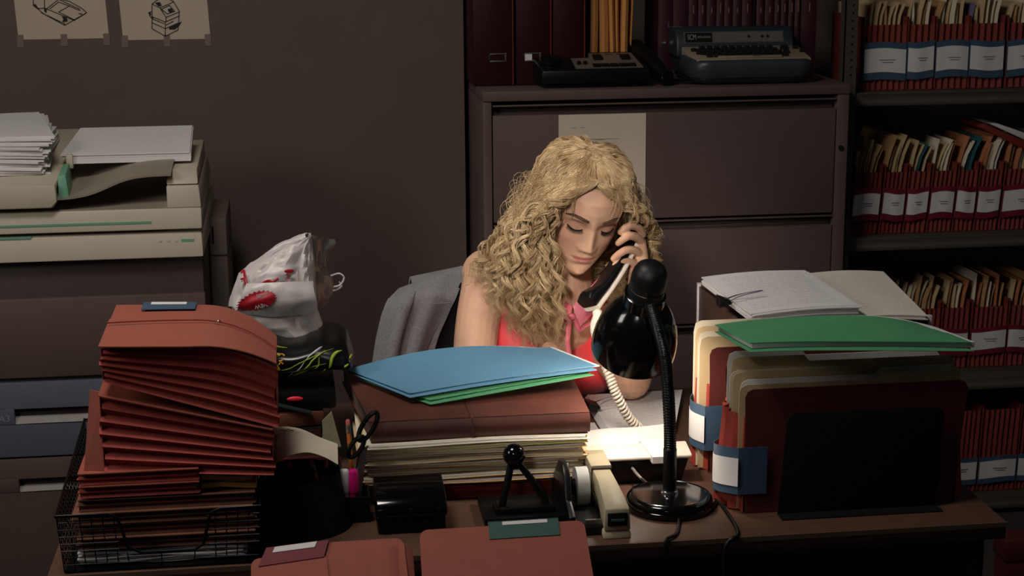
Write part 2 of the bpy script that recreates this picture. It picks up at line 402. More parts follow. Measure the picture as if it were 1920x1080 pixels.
def zig(n, x0, x1, y, amp):
    return [(lerp(x0, x1, i/(2*n)), y+(amp if i % 2 else 0)) for i in range(2*n+1)]
FOLD_MATS = [M_manila, M_manila2, M_cream, M_orange, M_teal, M_lilac, M_paper]
def file_pocket(x0, x1, zb, zg, zl0, zl1, tape, depth, name_label, group, tops=None, pal=(), lean=0.0, pleats=5, tops_label=None, yf=None):
    yf = SY+.05 if yf is None else yf
    t = thing('file_pocket', name_label, 'file pocket', ((x0+x1)/2, yf, zb), 0, group)
    b = MB()
    zzg = zig(pleats, x0+.002, x1-.002, yf, .008)
    prof = zzg+[(x1-.002, yf+.012), (x0+.002, yf+.012)]
    # gusset: zigzag sheet with thickness
    def gus(u, v):
        i = u*(len(zzg)-1); k = min(int(i), len(zzg)-2); f = i-k
        x = lerp(zzg[k][0], zzg[k+1][0], f); y = lerp(zzg[k][1], zzg[k+1][1], f)
        return (x+lean*v*(zg-zb)*.25, y+.004*math.sin(v*3), lerp(zb+.003, zg, v))
    b.grid(gus, 4*pleats, 6, th=.0012)
    b.box(x0, x1, yf+.004, yf+depth, zb+.001, zb+.003)
    gb = b.build('gusset', M_shelfred, t)
    zs = zg+(.02 if tops else .012)
    for sx in (x0, x1-.0018):
        d = lean*(zs-zb)*.25
        MB().hexa([(sx, yf+.002, zb+.003), (sx+.0018, yf+.002, zb+.003), (sx+.0018, yf+depth, zb+.003), (sx, yf+depth, zb+.003)],
                  [(sx+d, yf+.002, zs), (sx+.0018+d, yf+.002, zs), (sx+.0018+d, yf+depth, zs), (sx+d, yf+depth, zs)]).build('side_board', M_shelfred, t)
    MB().box(x0+.002, x1-.002, yf+depth-.003, yf+depth-.001, zb+.003, zg).build('back_board', M_shelfred, t)
    # label wrapped around the end
    bow = .004
    def lab(z0, z1, dy, dx):
        def fn(u, v):
            x = lerp(x0-dx, x1+dx, u); 
            return (x+lean*((lerp(z0, z1, v)-zb))*.25, yf-.002-dy-bow*math.sin(math.pi*u)*(.6+.4*math.sin(5*u+x0*40)), lerp(z0, z1, v)+.003*math.sin(4*u+x0*30)-.002)
        return fn
    lb = MB().grid(lab(zl0, zl1, 0, .0005), 12, 3, th=.0008).build('label_band', tape, t)
    hh = (zl1-zl0)*.2
    MB().grid(lab(zl0+hh, zl1-hh*.8, .0012, -.0015), 12, 3, th=.0006).build('paper_label', M_paper, lb)
    g = MB()
    zc = (zl0+zl1)/2; W = x1-x0
    for r_ in range(2):
        def fn2(u, v, r_=r_):
            uu = lerp(.36+.06*r_, .74-.04*r_, u); P = lab(zl0, zl1, .0026, -.0015)(uu, .5)
            return (P[0], P[1], zc+.003-.006*r_+.0008*math.sin(50*u)+(v-.5)*.0012)
        g.grid(fn2, 16, 1, th=.0003)
    g.build('handwriting', M_ink, lb)
    if tops:
        n = len(tops)
        for i, (h, mi) in enumerate(tops):
            x = lerp(x0+.006, x1-.008, (i+.5)/n)+random.uniform(-.002, .002)
            ln = lean*.35+random.uniform(-.03, .10); yo = yf+.012+random.uniform(0, .012); top = zb+h
            cur = random.uniform(.0, .012)
            def fn(u, v, x=x, ln=ln, yo=yo, top=top, cur=cur):
                zz = lerp(zb+.006, top, v); yy = lerp(yo, yf+depth-.02, u)
                s = max(0, (zz-zg)/(top-zg)) if top > zg else 0
                base = lean*(zz-zb)*.25
                # rounded front top corner
                if v > .93 and u < .12: yy += (.12-u)/.12*.004
                return (x+base+ln*(top-zg)*s*s*1.2+cur*s*(1-u)*s, yy, zz)
            fm = MB().grid(fn, 5, 7, th=.0016, tdir=(1, 0, 0))
            th2 = random.choice((.0, .003, .005))
            if th2:                            # sheets held inside the folder
                fm.grid(lambda u, v, fn=fn, th2=th2: Vector(fn(u*.98+.01, v*.985))+Vector((-.0018, 0, 0)), 5, 7, th=th2, tdir=(1, 0, 0))
            single(fm, 'file_folder', FOLD_MATS[mi], tops_label, 'folder', tops_label.replace('folder ', 'folders ', 1))
    return t
def xs(px, py): return Py(px, py, SY+.05).x
ORD = ['first', 'second', 'third', 'fourth', 'fifth', 'sixth', 'seventh']
random.seed(3)
row1 = [(1617, 1697), (1699, 1749), (1752, 1813), (1815, 1879), (1885, 1950)]
for i, (a, c) in enumerate(row1):
    n = max(4, int((c-a)/9.5))
    tops = [(random.uniform(.212, .238), random.choice((0, 0, 0, 1, 2, 2, 0, 5 if i == 3 else 0))) for _ in range(n)]
    file_pocket(xs(a, 150), xs(c, 150), SHZ[0], 1.336, 1.196+.004*(i > 0), 1.292+.003*(i > 0), M_bluetape, .26,
                f'redrope file pocket with blue-banded label, {ORD[i]} from the left on the top shelf', 'blue labelled pockets on the top shelf', tops,
                tops_label=f'manila folder standing in the {ORD[i]} blue-labelled pocket of the top shelf', pleats=max(4, n-1), lean=.0)
row2 = [(1590, 1643), (1646, 1689), (1691, 1733), (1735, 1781), (1783, 1821), (1823, 1867), (1870, 1945)]
for i, (a, c) in enumerate(row2):
    n = max(4, int((c-a)/8.5)); pal = [(0, 1, 1, 0), (0, 1, 3, 0, 2), (4, 4, 0, 0, 2), (2, 0, 2, 3), (4, 0, 4, 3, 2), (4, 3, 2, 6), (3, 0, 6, 1, 5)][i]
    tops = [(random.uniform(.218, .252)+(.012 if i in (1, 4, 5) else 0), random.choice(pal)) for _ in range(n)]
    x0, x1 = xs(a+2, 430), xs(c, 430)
    file_pocket(x0, x1, SHZ[1], .952, .826, .912, M_maroon, .27,
                f'redrope file pocket with maroon-banded label, {ORD[i]} from the left on the second shelf', 'maroon labelled pockets on the second shelf', tops,
                tops_label=f'office folder leaning in the {ORD[i]} maroon-labelled pocket of the second shelf', pleats=max(4, n), lean=.28)
row3 = [(1632, 1692), (1695, 1768), (1772, 1822), (1828, 1894), (1897, 1950)]
for i, (a, c) in enumerate(row3):
    n = max(4, int((c-a)/9)); tops = [(random.uniform(.225, .262), random.choice((0, 1, 0, 1, 0, 3, 2))) for _ in range(n)]
    file_pocket(xs(a, 690), xs(c, 690), SHZ[2], .566, .436, .512, M_maroon, .27,
                f'redrope file pocket with maroon-banded label, {ORD[i]} from the left on the third shelf', 'maroon labelled pockets on the third shelf', tops,
                tops_label=f'office folder standing in the {ORD[i]} pocket of the third shelf', pleats=max(4, n), lean=.1, yf=SY+.095)
row4 = [(1765, 1828), (1832, 1901), (1904, 1960)]
for i, (a, c) in enumerate(row4):
    file_pocket(xs(a, 900), xs(c, 900), SHZ[3], .285, .078, .155, M_bluetape, .27,
                f'closed redrope wallet with blue-banded label, {ORD[i]} from the left on the bottom shelf', 'blue labelled wallets on the bottom shelf', None, pleats=7, lean=.12)
# sloping folder and white sheaf lying over the right end of the second row
random.seed(8)
for (pp, m_, lb) in (([(1836, 238), (1846, 232), (1925, 266), (1925, 282)], M_dred, 'dark red folder lying slanted over the right pockets of the second shelf'), ([(1856, 232), (1872, 232), (1930, 252), (1930, 266)], M_paper, 'white sheaf lying slanted on the dark red folder of the second shelf')):
    P = [Py(x, y, SY+.06) for x, y in pp]
    single(MB().prism([tuple(q) for q in P], (0, .2, 0)), 'slanted_folder' if m_ is M_dred else 'slanted_papers', m_, lb, 'folder' if m_ is M_dred else 'paper', bevel=.001)
# dark red box on the floor by the shelves
A = Py(1888, 1014, 3.35); zb_ = A.z
M_box = mat('dark_red_carton', (84, 22, 26), .7, var=.08)
t = thing('storage_box', 'narrow dark red storage box on the floor at the lower right corner', 'box', (A.x+.18, 3.38, 0))
MB().box(A.x, A.x+.36, 3.35, 3.41, 0, zb_-.05).build('carton', M_box, t, bevel=.003)
MB().box(A.x-.004, A.x+.364, 3.346, 3.414, zb_-.05, zb_).build('lid', M_box, t, bevel=.003)

# ------------------------------------------------------------------ things on top of the cabinet
TZ = CT
M_binder = mat('dark_red_binder', (46, 9, 11), .5, var=.1, spec=.3)
M_book = mat('maroon_cloth', (58, 16, 26), .6, var=.12)
M_gold = mat('gilt_lettering', (170, 130, 110), .45, .4)
M_env = mat('orange_envelope', (205, 142, 76), .75, var=.06)
M_binder_edge = mat('binder_edge', (120, 40, 32), .6)
for i, (a, c, lb) in enumerate(((888, 962, 'dark red magazine file with an empty metal label frame, leftmost on the cabinet'),
                               (968, 1033, 'dark red magazine file with white card in its label frame, half behind the recorder'),
                               (1037, 1096, 'dark red magazine file without label frame, beside the orange envelopes'))):
    y0 = 4.13; x0, x1 = Py(a, 120, y0).x, Py(c, 120, y0).x
    t = thing('magazine_file', lb, 'binder', ((x0+x1)/2, y0, TZ), 0, 'dark red magazine files')
    MB().box(x0, x1, y0, y0+.25, TZ+.001, TZ+.31).build('case', M_binder, t, bevel=.003)
    MB().box(x0+.006, x1-.006, y0-.0015, y0+.002, TZ+.004, TZ+.306).build('spine', M_binder, t, bevel=.001)
    MB().box(x1-.0015, x1+.0008, y0-.002, y0+.001, TZ+.002, TZ+.309).build('edge_strip', M_binder_edge, t)
    if i < 2:
        fx = Py(916 if i == 0 else 981, 108, y0).x; fz = Py(930, 108, y0).z; w_, h_ = .045, .021
        f = MB()
        for (u0, u1, v0, v1) in ((0, w_, 0, .003), (0, w_, h_-.003, h_), (0, .004, 0, h_), (w_-.004, w_, 0, h_)):
            f.box(fx+u0, fx+u1, y0-.0035, y0-.001, fz-h_/2+v0, fz-h_/2+v1)
        fr = f.build('label_frame', M_steel, t, bevel=.0005)
        if i: MB().box(fx+.004, fx+.022, y0-.003, y0-.0022, fz-h_/2+.003, fz+h_/2-.003).build('card', M_paper, fr)
x = Py(1101, 60, 4.18).x; xe = Py(1230, 60, 4.18).x
wd = [.020, .026, .020, .021, .034, .019]
tot = sum(wd)
for i, wv in enumerate(wd):
    q = wv/tot*(xe-x); y0 = 4.17+.008*(i % 2)
    b = MB().grid(lambda u, v: (x+.004+u*(q-.006)+.004*math.sin(3*v+i), y0+.006*abs(2*u-1), TZ+.002+v*.33), 8, 10, th=.20, tdir=(0, -1, 0))
    single(b, 'envelope', M_env, f'thick orange-yellow envelope standing on the cabinet, {ORD[i]} of six from the left', 'envelope', 'orange envelopes on the cabinet', origin=(x+q/2, y0, TZ))
    x += q
# books
random.seed(11)
bx = Py(1234, 40, 4.25).x; xend = Py(1532, 40, 4.25).x
wid = []
px0 = [1234, 1262, 1291, 1309, 1325, 1343, 1358, 1374, 1391, 1411, 1418, 1434, 1452, 1464, 1478, 1490, 1502, 1532]
for i in range(len(px0)-1):
    x0, x1 = Py(px0[i], 40, 4.25).x+.0008, Py(px0[i+1], 40, 4.25).x-.0008
    h = .26+.015*math.sin(i*2.1)
    dark = i == 9
    lb = 'maroon cloth book with faded gilt spine lettering, number %s along the row behind the typewriter' % (i+1)
    lb = ('dark grey thin book amid the maroon row behind the typewriter' if dark else
          f'maroon cloth book behind the typewriter, {["first","second","third","fourth","fifth","sixth","seventh","eighth","ninth","tenth","eleventh","twelfth","thirteenth","fourteenth","fifteenth","sixteenth","last"][i]} in its row from the left')
    t = thing('book', lb, 'book', ((x0+x1)/2, 4.25, TZ), 0, 'maroon books behind the typewriter')
    M_ = M_mattblack if dark else M_book
    MB().grid(lambda u, v: (lerp(x0, x1, u), 4.25+.004*(2*u-1)**2, lerp(TZ+.001, TZ+h, v)), 6, 1, th=.003, tdir=(0, -1, 0)).build('spine', M_, t)
    MB().box(x0, x0+.0015, 4.254, 4.42, TZ+.001, TZ+h).box(x1-.0015, x1, 4.254, 4.42, TZ+.001, TZ+h).build('cover', M_, t)
    MB().box(x0+.0015, x1-.0015, 4.26, 4.415, TZ+.004, TZ+h-.004).build('pages', M_cream, t)
    if not dark and i > 1:
        g = MB(); xc = (x0+x1)/2
        for zz0 in (TZ+.165, TZ+.205, TZ+.225):
            g.box(xc-.0011, xc+.0011, 4.2488, 4.2505, zz0, zz0+random.uniform(.012, .03))
        g.build('lettering', M_gold, t)

# dictation recorder
M_recpanel = mat('recorder_panel', (120, 108, 98), .45, .2, var=.04)
x0, x1 = Py(1003, 150, 4.06).x, Py(1216, 150, 4.06).x
t = thing('tape_recorder', 'black desktop tape recorder with grey control panel on the cabinet', 'recorder', ((x0+x1)/2, 4.05, TZ))
def rec(x, yf, zf): return (x, yf, zf)
b = MB().hexa([(x0+.012, 4.035, TZ+.012), (x1, 4.035, TZ+.012), (x1-.004, 4.12+.05, TZ+.012), (x0, 4.17, TZ+.012)],
              [(x0+.016, 4.037, TZ+.045), (x1-.002, 4.037, TZ+.045), (x1-.008, 4.17, TZ+.078), (x0+.004, 4.17, TZ+.078)])
b.build('body', M_black, t, bevel=.004)
MB().box(x0+.03, x1-.03, 4.05, 4.15, TZ, TZ+.012).build('foot', M_mattblack, t)
ex = Vector((1, 0, 0)); ey = Vector((0, .133, .033)).normalized()
M0 = frame((x0+.1, 4.045, TZ+.0475), ex, ey)
MB().add([(.0,.0,0),(.17,.0,0),(.16,.11,0),(.05,.11,0),(.045,.075,0),(.0,.075,0),(.0,.0,.002),(.17,.0,.002),(.16,.11,.002),(.05,.11,.002),(.045,.075,.002),(.0,.075,.002)],
         [(5,4,3,2,1,0),(6,7,8,9,10,11)]+[(i,(i+1)%6,6+(i+1)%6,6+i) for i in range(6)], 0, M0).build('control_panel', M_recpanel, t)
for (u, v, a, c) in ((.055, .055, .024, .03), (.125, .055, .024, .03)):
    MB().box(u, u+a, v, v+c, .002, .008, 0, M0).build('button', M_mattblack, t, bevel=.002)
for u in (.012, .028):
    MB().lathe([(.005, .002), (.005, .009), (.004, .010), (0, .010)], 14, M=M0 @ Matrix.Translation((u, .028, 0))).build('knob', M_mattblack, t)
for i in range(5): MB().box(.045+i*.022, .065+i*.022, .004, .02, .002, .007, 0, M0).build('key', M_mattblack, t, bevel=.001)
for i in range(3): MB().box(.06+i*.03, .08+i*.03, .094, .102, .002, .004, 0, M0).build('indicator', M_steel, t)
MB().lathe([(.0275, .002), (.0275, .012), (.025, .013), (0, .013)], 24, M=M0 @ Matrix.Translation((-.055, .05, 0))).build('dial', M_black, t)
MB().box(-.07, -.062, .085, .095, .002, .006, 0, M0).build('record_button', mat('dark_red_plastic', (90, 14, 16), .4), t)
# receiver and its cable beside it
x = Py(1222, 150, 4.08).x
t = thing('microphone_handset', 'black microphone handset leaning between the recorder and the typewriter', 'microphone', (x+.03, 4.1, TZ))
pa = [Vector((x-.02, 4.20, TZ+.085)), Vector((x+.0, 4.13, TZ+.06)), Vector((x+.03, 4.06, TZ+.022)), Vector((x+.035, 4.05, TZ+.019))]
MB().tube(spline(pa, 14), [.022]*8+[.02]*4+[.018]*3, 12).build('body', M_black, t)
MB().box(x-.045, x+.0, 4.19, 4.22, TZ+.001, TZ+.10).build('rest', M_mattblack, t, bevel=.004)
pts = []
for k in range(140):
    a = k*.55; pts.append((x+.045+k*.0006+.012*math.cos(a), 4.075+.02*math.sin(k*.03)+.012*math.sin(a)*.4, TZ+.006+.003*(1+math.sin(a))))
MB().tube(pts, .0022, 6).build('coiled_cable', M_black, t)

# typewriter
TX = Py(1284, 140, 4.03).x; TXR = Py(1543, 130, 4.03).x; W = TXR-TX; yf = 4.03
t = thing('typewriter', 'slate blue portable electric typewriter with cream keyboard on the cabinet', 'typewriter', ((TX+TXR)/2, yf+.14, TZ))
M_typ = mat('typewriter_blue', (50, 57, 63), .38, var=.04, spec=.5)
M_typ_dark = mat('typewriter_dark_blue', (36, 46, 52), .45, var=.04)
M_typ_cream = mat('typewriter_cream', (150, 136, 116), .5, var=.04)
M_key = mat('typewriter_keys', (22, 20, 20), .4)
def rr(x0, x1, y0, y1, r, n=6):               # rounded rectangle, ccw from above
    out = []
    for cx, cy, a0 in ((x1-r, y0+r, -90), (x1-r, y1-r, 0), (x0+r, y1-r, 90), (x0+r, y0+r, 180)):
        for k in range(n+1):
            a = R(a0+90*k/n); out.append((cx+r*math.cos(a), cy+r*math.sin(a)))
    return out
def loft(mb, rings, mi=0, caps=True):
    n = len(rings[0]); vs = [q for r_ in rings for q in r_]; fs = []
    for i in range(len(rings)-1):
        for k in range(n): fs.append((i*n+k, i*n+(k+1) % n, (i+1)*n+(k+1) % n, (i+1)*n+k))
    if caps: fs += [tuple(reversed(range(n))), tuple(range((len(rings)-1)*n, len(rings)*n))]
    return mb.add(vs, fs, mi)
base = rr(TX+.02, TXR-.015, yf+.0, yf+.30, .05, 8)
rings = []
for (z_, g) in ((.001, .03), (.006, .012), (.014, .004), (.0145, .010), (.018, .010), (.0185, .003), (.03, -.002), (.05, -.002), (.058, .0), (.062, .004)):
    cx, cy = (TX+TXR)/2, yf+.15
    rings.append([(cx+(x-cx)*(1-g/.16), cy+(y-cy)*(1-g/.15), TZ+z_+(max(0, y-yf-.02)*.10 if z_ > .05 else 0)) for x, y in base])
b = MB(); loft(b, rings); b.build('lower_case', M_typ, t)
# keyboard deck slopes up to the back
yd0, yd1 = yf+.016, yf+.125
zd = lambda y: TZ+.064+(y-yd0)*.22
sl = MB()
sl.hexa([(TX+.035, yd0, TZ+.055), (TXR-.026, yd0, TZ+.055), (TXR-.03, yd1, TZ+.055), (TX+.02, yd1, TZ+.055)],
        [(TX+.035, yd0, zd(yd0)), (TXR-.026, yd0, zd(yd0)), (TXR-.03, yd1, zd(yd1)), (TX+.02, yd1, zd(yd1))])
dk = sl.build('keyboard_deck', M_typ_cream, t, bevel=.003)
Mk = frame((TX, yd0, zd(yd0)), (1, 0, 0), (0, 1, .22))
nk = [11, 12, 11, 10]
for r_ in range(4):
    for k in range(nk[r_]):
        u = .055+[.012, .0, .006, .016][3-r_]+k*(W-.13)/11.5; v = .022+r_*.0205
        MB().prism([(u-.0075, v-.0075, .0), (u+.0075, v-.0075, .0), (u+.0075, v+.0075, .0), (u-.0075, v+.0075, .0)], (0, 0, .008), 0, Mk).build('key', M_key, dk, bevel=.002)
MB().box(.09, W-.10, .004, .013, .0, .006, 0, Mk).build('space_bar', M_typ_cream, dk, bevel=.002)
MB().box(W*.5, W*.56, .0035, .0045, .006, .0068, 0, Mk).build('badge', M_chrome, dk)
MB().lathe([(.011, 0), (.011, .008), (0, .009)], 16, M=Mk @ Matrix.Translation((W-.075, .078, 0))).build('return_key', M_key, dk)
for (u, v) in ((.042, .07), (.05, .045), (W-.045, .08), (W-.035, .05)):
    MB().box(u-.007, u+.007, v-.005, v+.005, 0, .008, 0, Mk).build('margin_key', M_key, dk, bevel=.002)
# front panel and upper cover
yb0 = yf+.127
z0_, z1_ = zd(yd1)+.002, TZ+.134
cov = MB()
prof = [(yb0, TZ+.06), (yb0+.001, z0_), (yb0+.018, z1_-.006), (yb0+.03, z1_), (yb0+.15, z1_-.004), (yb0+.17, z1_-.03), (yb0+.17, TZ+.06)]
cov.prism([(TX+.008, y, z_) for y, z_ in prof], (W-.045, 0, 0))
cv = cov.build('upper_cover', M_typ_dark, t, bevel=.006, seg=3)
Mp = frame((TX+.008, yb0+.001, z0_), (1, 0, 0), (0, .017, z1_-.006-z0_))
H = math.hypot(.017, z1_-.006-z0_)
MB().box(.02, W-.072, .005, H-.006, .0, .002, 0, Mp).build('trim_frame', M_steel, cv)
MB().box(.024, .094, .0075, H-.0085, .0, .003, 0, Mp).build('name_plate', M_mattblack, cv)
MB().box(.096, W-.076, .0075, H-.0085, .0, .003, 0, Mp).build('grille_panel', mat('typewriter_panel_grey', (92, 88, 80), .6, var=.1, scale=300), cv)
for u in (.17, .205, .22): MB().lathe([(.0035, .003), (.0035, .005), (0, .0055)], 12, M=Mp @ Matrix.Translation((u+.02, H/2, 0))).build('switch', M_mattblack, cv)
M_plate = mat('plate_lettering', (150, 145, 138), .5)
text_mesh('lettering', 'SCM', .020, Mp @ Matrix.Translation((.041, H/2, .0034)), M_plate, cv, width=.022)
text_mesh('lettering', 'SMITH-CORONA', .008, Mp @ Matrix.Translation((.073, H/2, .0034)), M_plate, cv, width=.034)
MB().tube([(TX+.0, yb0+.1, z1_-.045), (TX-.012, yb0+.1, z1_-.045)], .010, 16).build('platen_knob', M_chrome, t)
MB().tube([(TX+.0, yb0+.06, z1_+.012), (TX+.0, yb0+.06, z1_-.001)], .002, 8).tube([(TX+.0, yb0+.06, z1_+.0005), (TX+.035, yb0+.055, z1_+.0005)], .0012, 8).build('return_lever', M_chrome, t)

# ------------------------------------------------------------------ copier on the left
YC = 3.6
M_copier = mat('copier_cream', (196, 186, 168), .5, var=.03, scale=10, spec=.35)
M_cop2 = mat('copier_inner_grey', (150, 140, 126), .55, var=.04)
M_copbrown = mat('copier_brown', (92, 76, 70), .5, var=.04, scale=10)
M_copplum = mat('copier_plum', (66, 52, 52), .5, var=.04)
M_copblue = mat('copier_blue_drawer', (94, 100, 114), .5, var=.03)
M_mint = mat('mint_green', (110, 165, 135), .5, var=.04)
M_slot = mat('drawer_slot_lining', (140, 134, 130), .5)
t = thing('photocopier', 'large cream and brown office photocopier with blue paper drawer by the wall', 'photocopier', (-.5, 3.9, 0))
XL, XR = -1.0, -.205
def zc(py, px=200): return Py(px, py, YC).z
b = MB()
zt_ = zc(482); zb_ = .04
b.box(XL, XR-.004, YC+.012, YC+.58, zb_, zt_)
b.build('body', M_copplum, t, bevel=.004)
MB().box(XL, XR-.002, YC, YC+.02, zc(703), zc(556)).build('front_door', M_copbrown, t, bevel=.003)
dw = MB()
def drawer(z0, z1, xa, xb, s0, s1, m_, name):
    b = MB()
    y0, y1 = YC-.004, YC+.02
    b.box(XL, XR-.002, y0, y1, s1, z1).box(XL, XR-.002, y0, y1, z0, s0).box(XL, xa, y0, y1, s0, s1).box(xb, XR-.002, y0, y1, s0, s1)
    d = b.build(name, m_, t, bevel=.0015)
    g = MB().add([(xa, y0+.004, s0), (xb, y0+.004, s0), (xb, y1-.001, s1-.012), (xa, y1-.001, s1-.012)], [(0,1,2,3)]).box(xa, xb, y1-.001, y1, s0, s1)
    g.build('hand_slot', M_slot, d)
    return d
xa, xb = Py(28, 780, YC).x, Py(245, 770, YC).x
d = drawer(zc(854, 80), zc(716, 80), xa, xb, zc(793, 80), zc(764, 80), M_copblue, 'paper_drawer')
text_mesh('size_mark', 'A3', .022, frame((Py(9, 785, YC).x, YC-.0046, Py(9, 785, YC).z), (1,0,0), (0,0,1)), mat('grey_print', (128, 138, 152), .6), d)
xa = Py(36, 905, YC).x
drawer(.06, zc(858, 80), xa, xa+.19, zc(920, 80), zc(895, 80), M_copbrown, 'paper_drawer')
# cream scanner unit
zs0, zs1 = zc(484, 200), zc(438, 200)
sc_ = MB().hexa([(XL, YC-.02, zs0), (XR, YC-.02, zs0), (XR+.004, YC+.52, zs0), (XL, YC+.52, zs0)],
                [(XL, YC-.01, zs1), (XR-.002, YC-.01, zs1), (XR, YC+.52, zs1+.02), (XL, YC+.52, zs1+.02)])
s_ = sc_.build('scanner_base', M_copier, t, bevel=.004)
zcp = zs1-.002
MB().add([(XL, YC-.0125, zs1-.022), (XR-.012, YC-.0125, zs1-.022), (XR-.012, YC-.0105, zs1-.004), (XL, YC-.0105, zs1-.004)], [(0,1,2,3)]).build('control_strip', M_cop2, s_)
for px in (300, 315, 330): 
    p = Py(px, 452, YC-.013); MB().box(p.x-.004, p.x+.004, YC-.0145, YC-.011, p.z-.003, p.z+.003).build('button', M_copier, s_, bevel=.0008)
p = Py(352, 451, YC-.013); MB().box(p.x-.014, p.x+.014, YC-.0145, YC-.011, p.z-.0025, p.z+.0035).build('green_badge', M_mint, s_)
MB().box(XL, Py(60, 445, YC).x, YC-.0135, YC-.009, zs1-.004, zs1+.001).build('green_strip', M_mint, s_)
# document cover with feeder
zk0, zk1 = zs1+.008, zc(392, 200)
cv = MB().hexa([(XL, YC-.02, zk0), (XR, YC-.02, zk0), (XR-.004, YC+.48, zk0+.02), (XL, YC+.48, zk0+.02)],
               [(XL, YC-.012, zk1), (XR, YC-.012, zk1), (XR-.006, YC+.48, zk1), (XL, YC+.48, zk1)])
c_ = cv.build('document_cover', M_copier, t, bevel=.004)
gx = Py(285, 415, YC).x
MB().box(XL, gx, YC-.019, YC-.014, zc(420, 150), zc(416, 150)).build('green_strip', M_mint, c_)
# feeder block on the left with sloped underside
xf = Py(105, 345, YC-.03).x
z0_, z1_ = zc(390, 60)+.004, zc(344, 60)
fb = MB().prism([(XL, YC-.035, z0_), (xf-.012, YC-.035, z0_), (xf, YC-.035, z0_+.014), (xf-.002, YC-.035, z1_), (XL, YC-.035, z1_)], (0, .02, 0))
fb.hexa([(XL, YC-.035, z1_-.01), (xf-.002, YC-.035, z1_-.01), (xf+.015, YC+.40, z1_-.01), (XL, YC+.40, z1_-.01)],
        [(XL, YC-.033, z1_), (xf-.003, YC-.033, z1_), (xf+.013, YC+.40, z1_+.065), (XL, YC+.40, z1_+.065)])
fb.box(XL, xf-.01, YC-.016, YC+.38, z0_-.003, z1_-.008)
fb.build('feeder', M_copier, t, bevel=.003)
# right end block
xr0 = Py(311, 330, YC).x
rb = MB()
rb.hexa([(xr0, YC-.012, zk1), (XR, YC-.012, zk1), (XR, YC+.46, zk1), (xr0, YC+.46, zk1)],
        [(xr0, YC-.006, zc(347, 340)), (XR-.004, YC-.006, zc(347, 340)), (XR-.006, YC+.46, Py(370, 290, YC+.46).z), (xr0, YC+.46, Py(370, 290, YC+.46).z)])
rb.hexa([(xr0, YC-.004, zc(345, 340)), (XR-.005, YC-.004, zc(345, 340)), (XR-.01, YC+.44, zc(345, 340)), (xr0, YC+.44, zc(345, 340))],
        [(xr0+.004, YC+.03, zc(322, 340)), (XR-.008, YC+.03, zc(322, 340)), (XR-.012, YC+.44, Py(370, 262, YC+.44).z), (xr0+.01, YC+.44, Py(370, 262, YC+.44).z)])
rb.build('end_block', M_copier, t, bevel=.003)
# input tray: curved wing from the feeder to the end block, and output floor under it
def tray(u, v):
    x = lerp(xf-.005, xr0+.012, u)
    zf = lerp(zc(372, 200)+.006, zc(333, 200)+.008, 1/(1+math.exp(-(u-.45)*9)))
    y = lerp(YC-.02+.006*math.sin(u*3), YC+.36, v)
    return (x, y, zf+v*.045)
MB().grid(tray, 20, 8, th=.005).build('input_tray', M_cop2, t)
MB().grid(lambda u, v: (lerp(xf-.03, xr0+.002, u), lerp(YC-.01, YC+.4, v), zk1+.001+.028*max(0, u-.25)**1.4*v*2+.012*v), 12, 6, th=.004).build('output_tray', M_cop2, t)
p = Py(285, 386, YC+.06); MB().box(p.x-.014, p.x+.014, YC+.05, YC+.056, p.z-.004, p.z+.004).build('tab', M_copier, t, bevel=.001)
p0, p1_ = Py(107, 331, YC-.02), Py(130, 372, YC-.02)
MB().hexa([(p0.x, YC-.018, p1_.z), (p1_.x, YC-.018, p1_.z), (p1_.x-.004, YC+.08, p1_.z), (p0.x, YC+.08, p1_.z)],
          [(p0.x, YC-.012, p0.z), (p1_.x-.006, YC-.012, p0.z+.002), (p1_.x-.008, YC+.08, p0.z+.014), (p0.x, YC+.08, p0.z+.012)]).build('paper_guide', M_mint, t, bevel=.002)
MB().box(p0.x+.006, p0.x+.02, YC+.09, YC+.11, p0.z, p0.z+.03).build('latch', M_copier, t, bevel=.001)
# side finishing unit
M_side = mat('copier_side_beige', (110, 98, 90), .55, var=.04)
sx1 = Py(427, 450, YC+.3).x
so = MB().box(XR-.002, sx1, YC+.26, YC+.54, .05, Py(410, 410, YC+.26).z).build('side_unit', M_side, t, bevel=.004)
zz = Py(410, 478, YC+.26).z
MB().box(XR, sx1+.0008, YC+.2585, YC+.54, zz-.002, zz+.001).build('seam', M_cabdark, so)
MB().box(Py(398, 450, YC+.26).x, Py(401, 450, YC+.26).x, YC+.2575, YC+.262, Py(400, 456, YC+.26).z, Py(400, 425, YC+.26).z).build('latch_slot', M_mattblack, so)
# ream lying on the tray
def ream(name, corners, th, n, label, m_, jitter, group=None):
    o = None
    return o
ra, rb_ = Py(125, 306, YC+.1), Py(358, 306, YC+.1)
x0, x1 = ra.x, rb_.x
rm = MB()
random.seed(5)
zr = ra.z-.004
for k in range(7):
    j = random.uniform(-.0015, .0015); z0_ = zr+.002+k*.003
    e = .018 if k > 4 else 0
    rm.hexa([(x0+j-e*.6, YC+.10+j, z0_), (x1+j, YC+.10+j, z0_), (x1+j-.004, YC+.31+j, z0_+.032), (x0+j+.01, YC+.31+j, z0_+.032)],
            [(x0+j-e*.6, YC+.10+j, z0_+.0028), (x1+j, YC+.10+j, z0_+.0028), (x1+j-.004, YC+.31+j, z0_+.0348), (x0+j+.01, YC+.31+j, z0_+.0348)])
single(rm, 'paper_ream', M_paper, 'thick white paper stack lying tilted on the photocopier input tray', 'paper')
rm = MB()
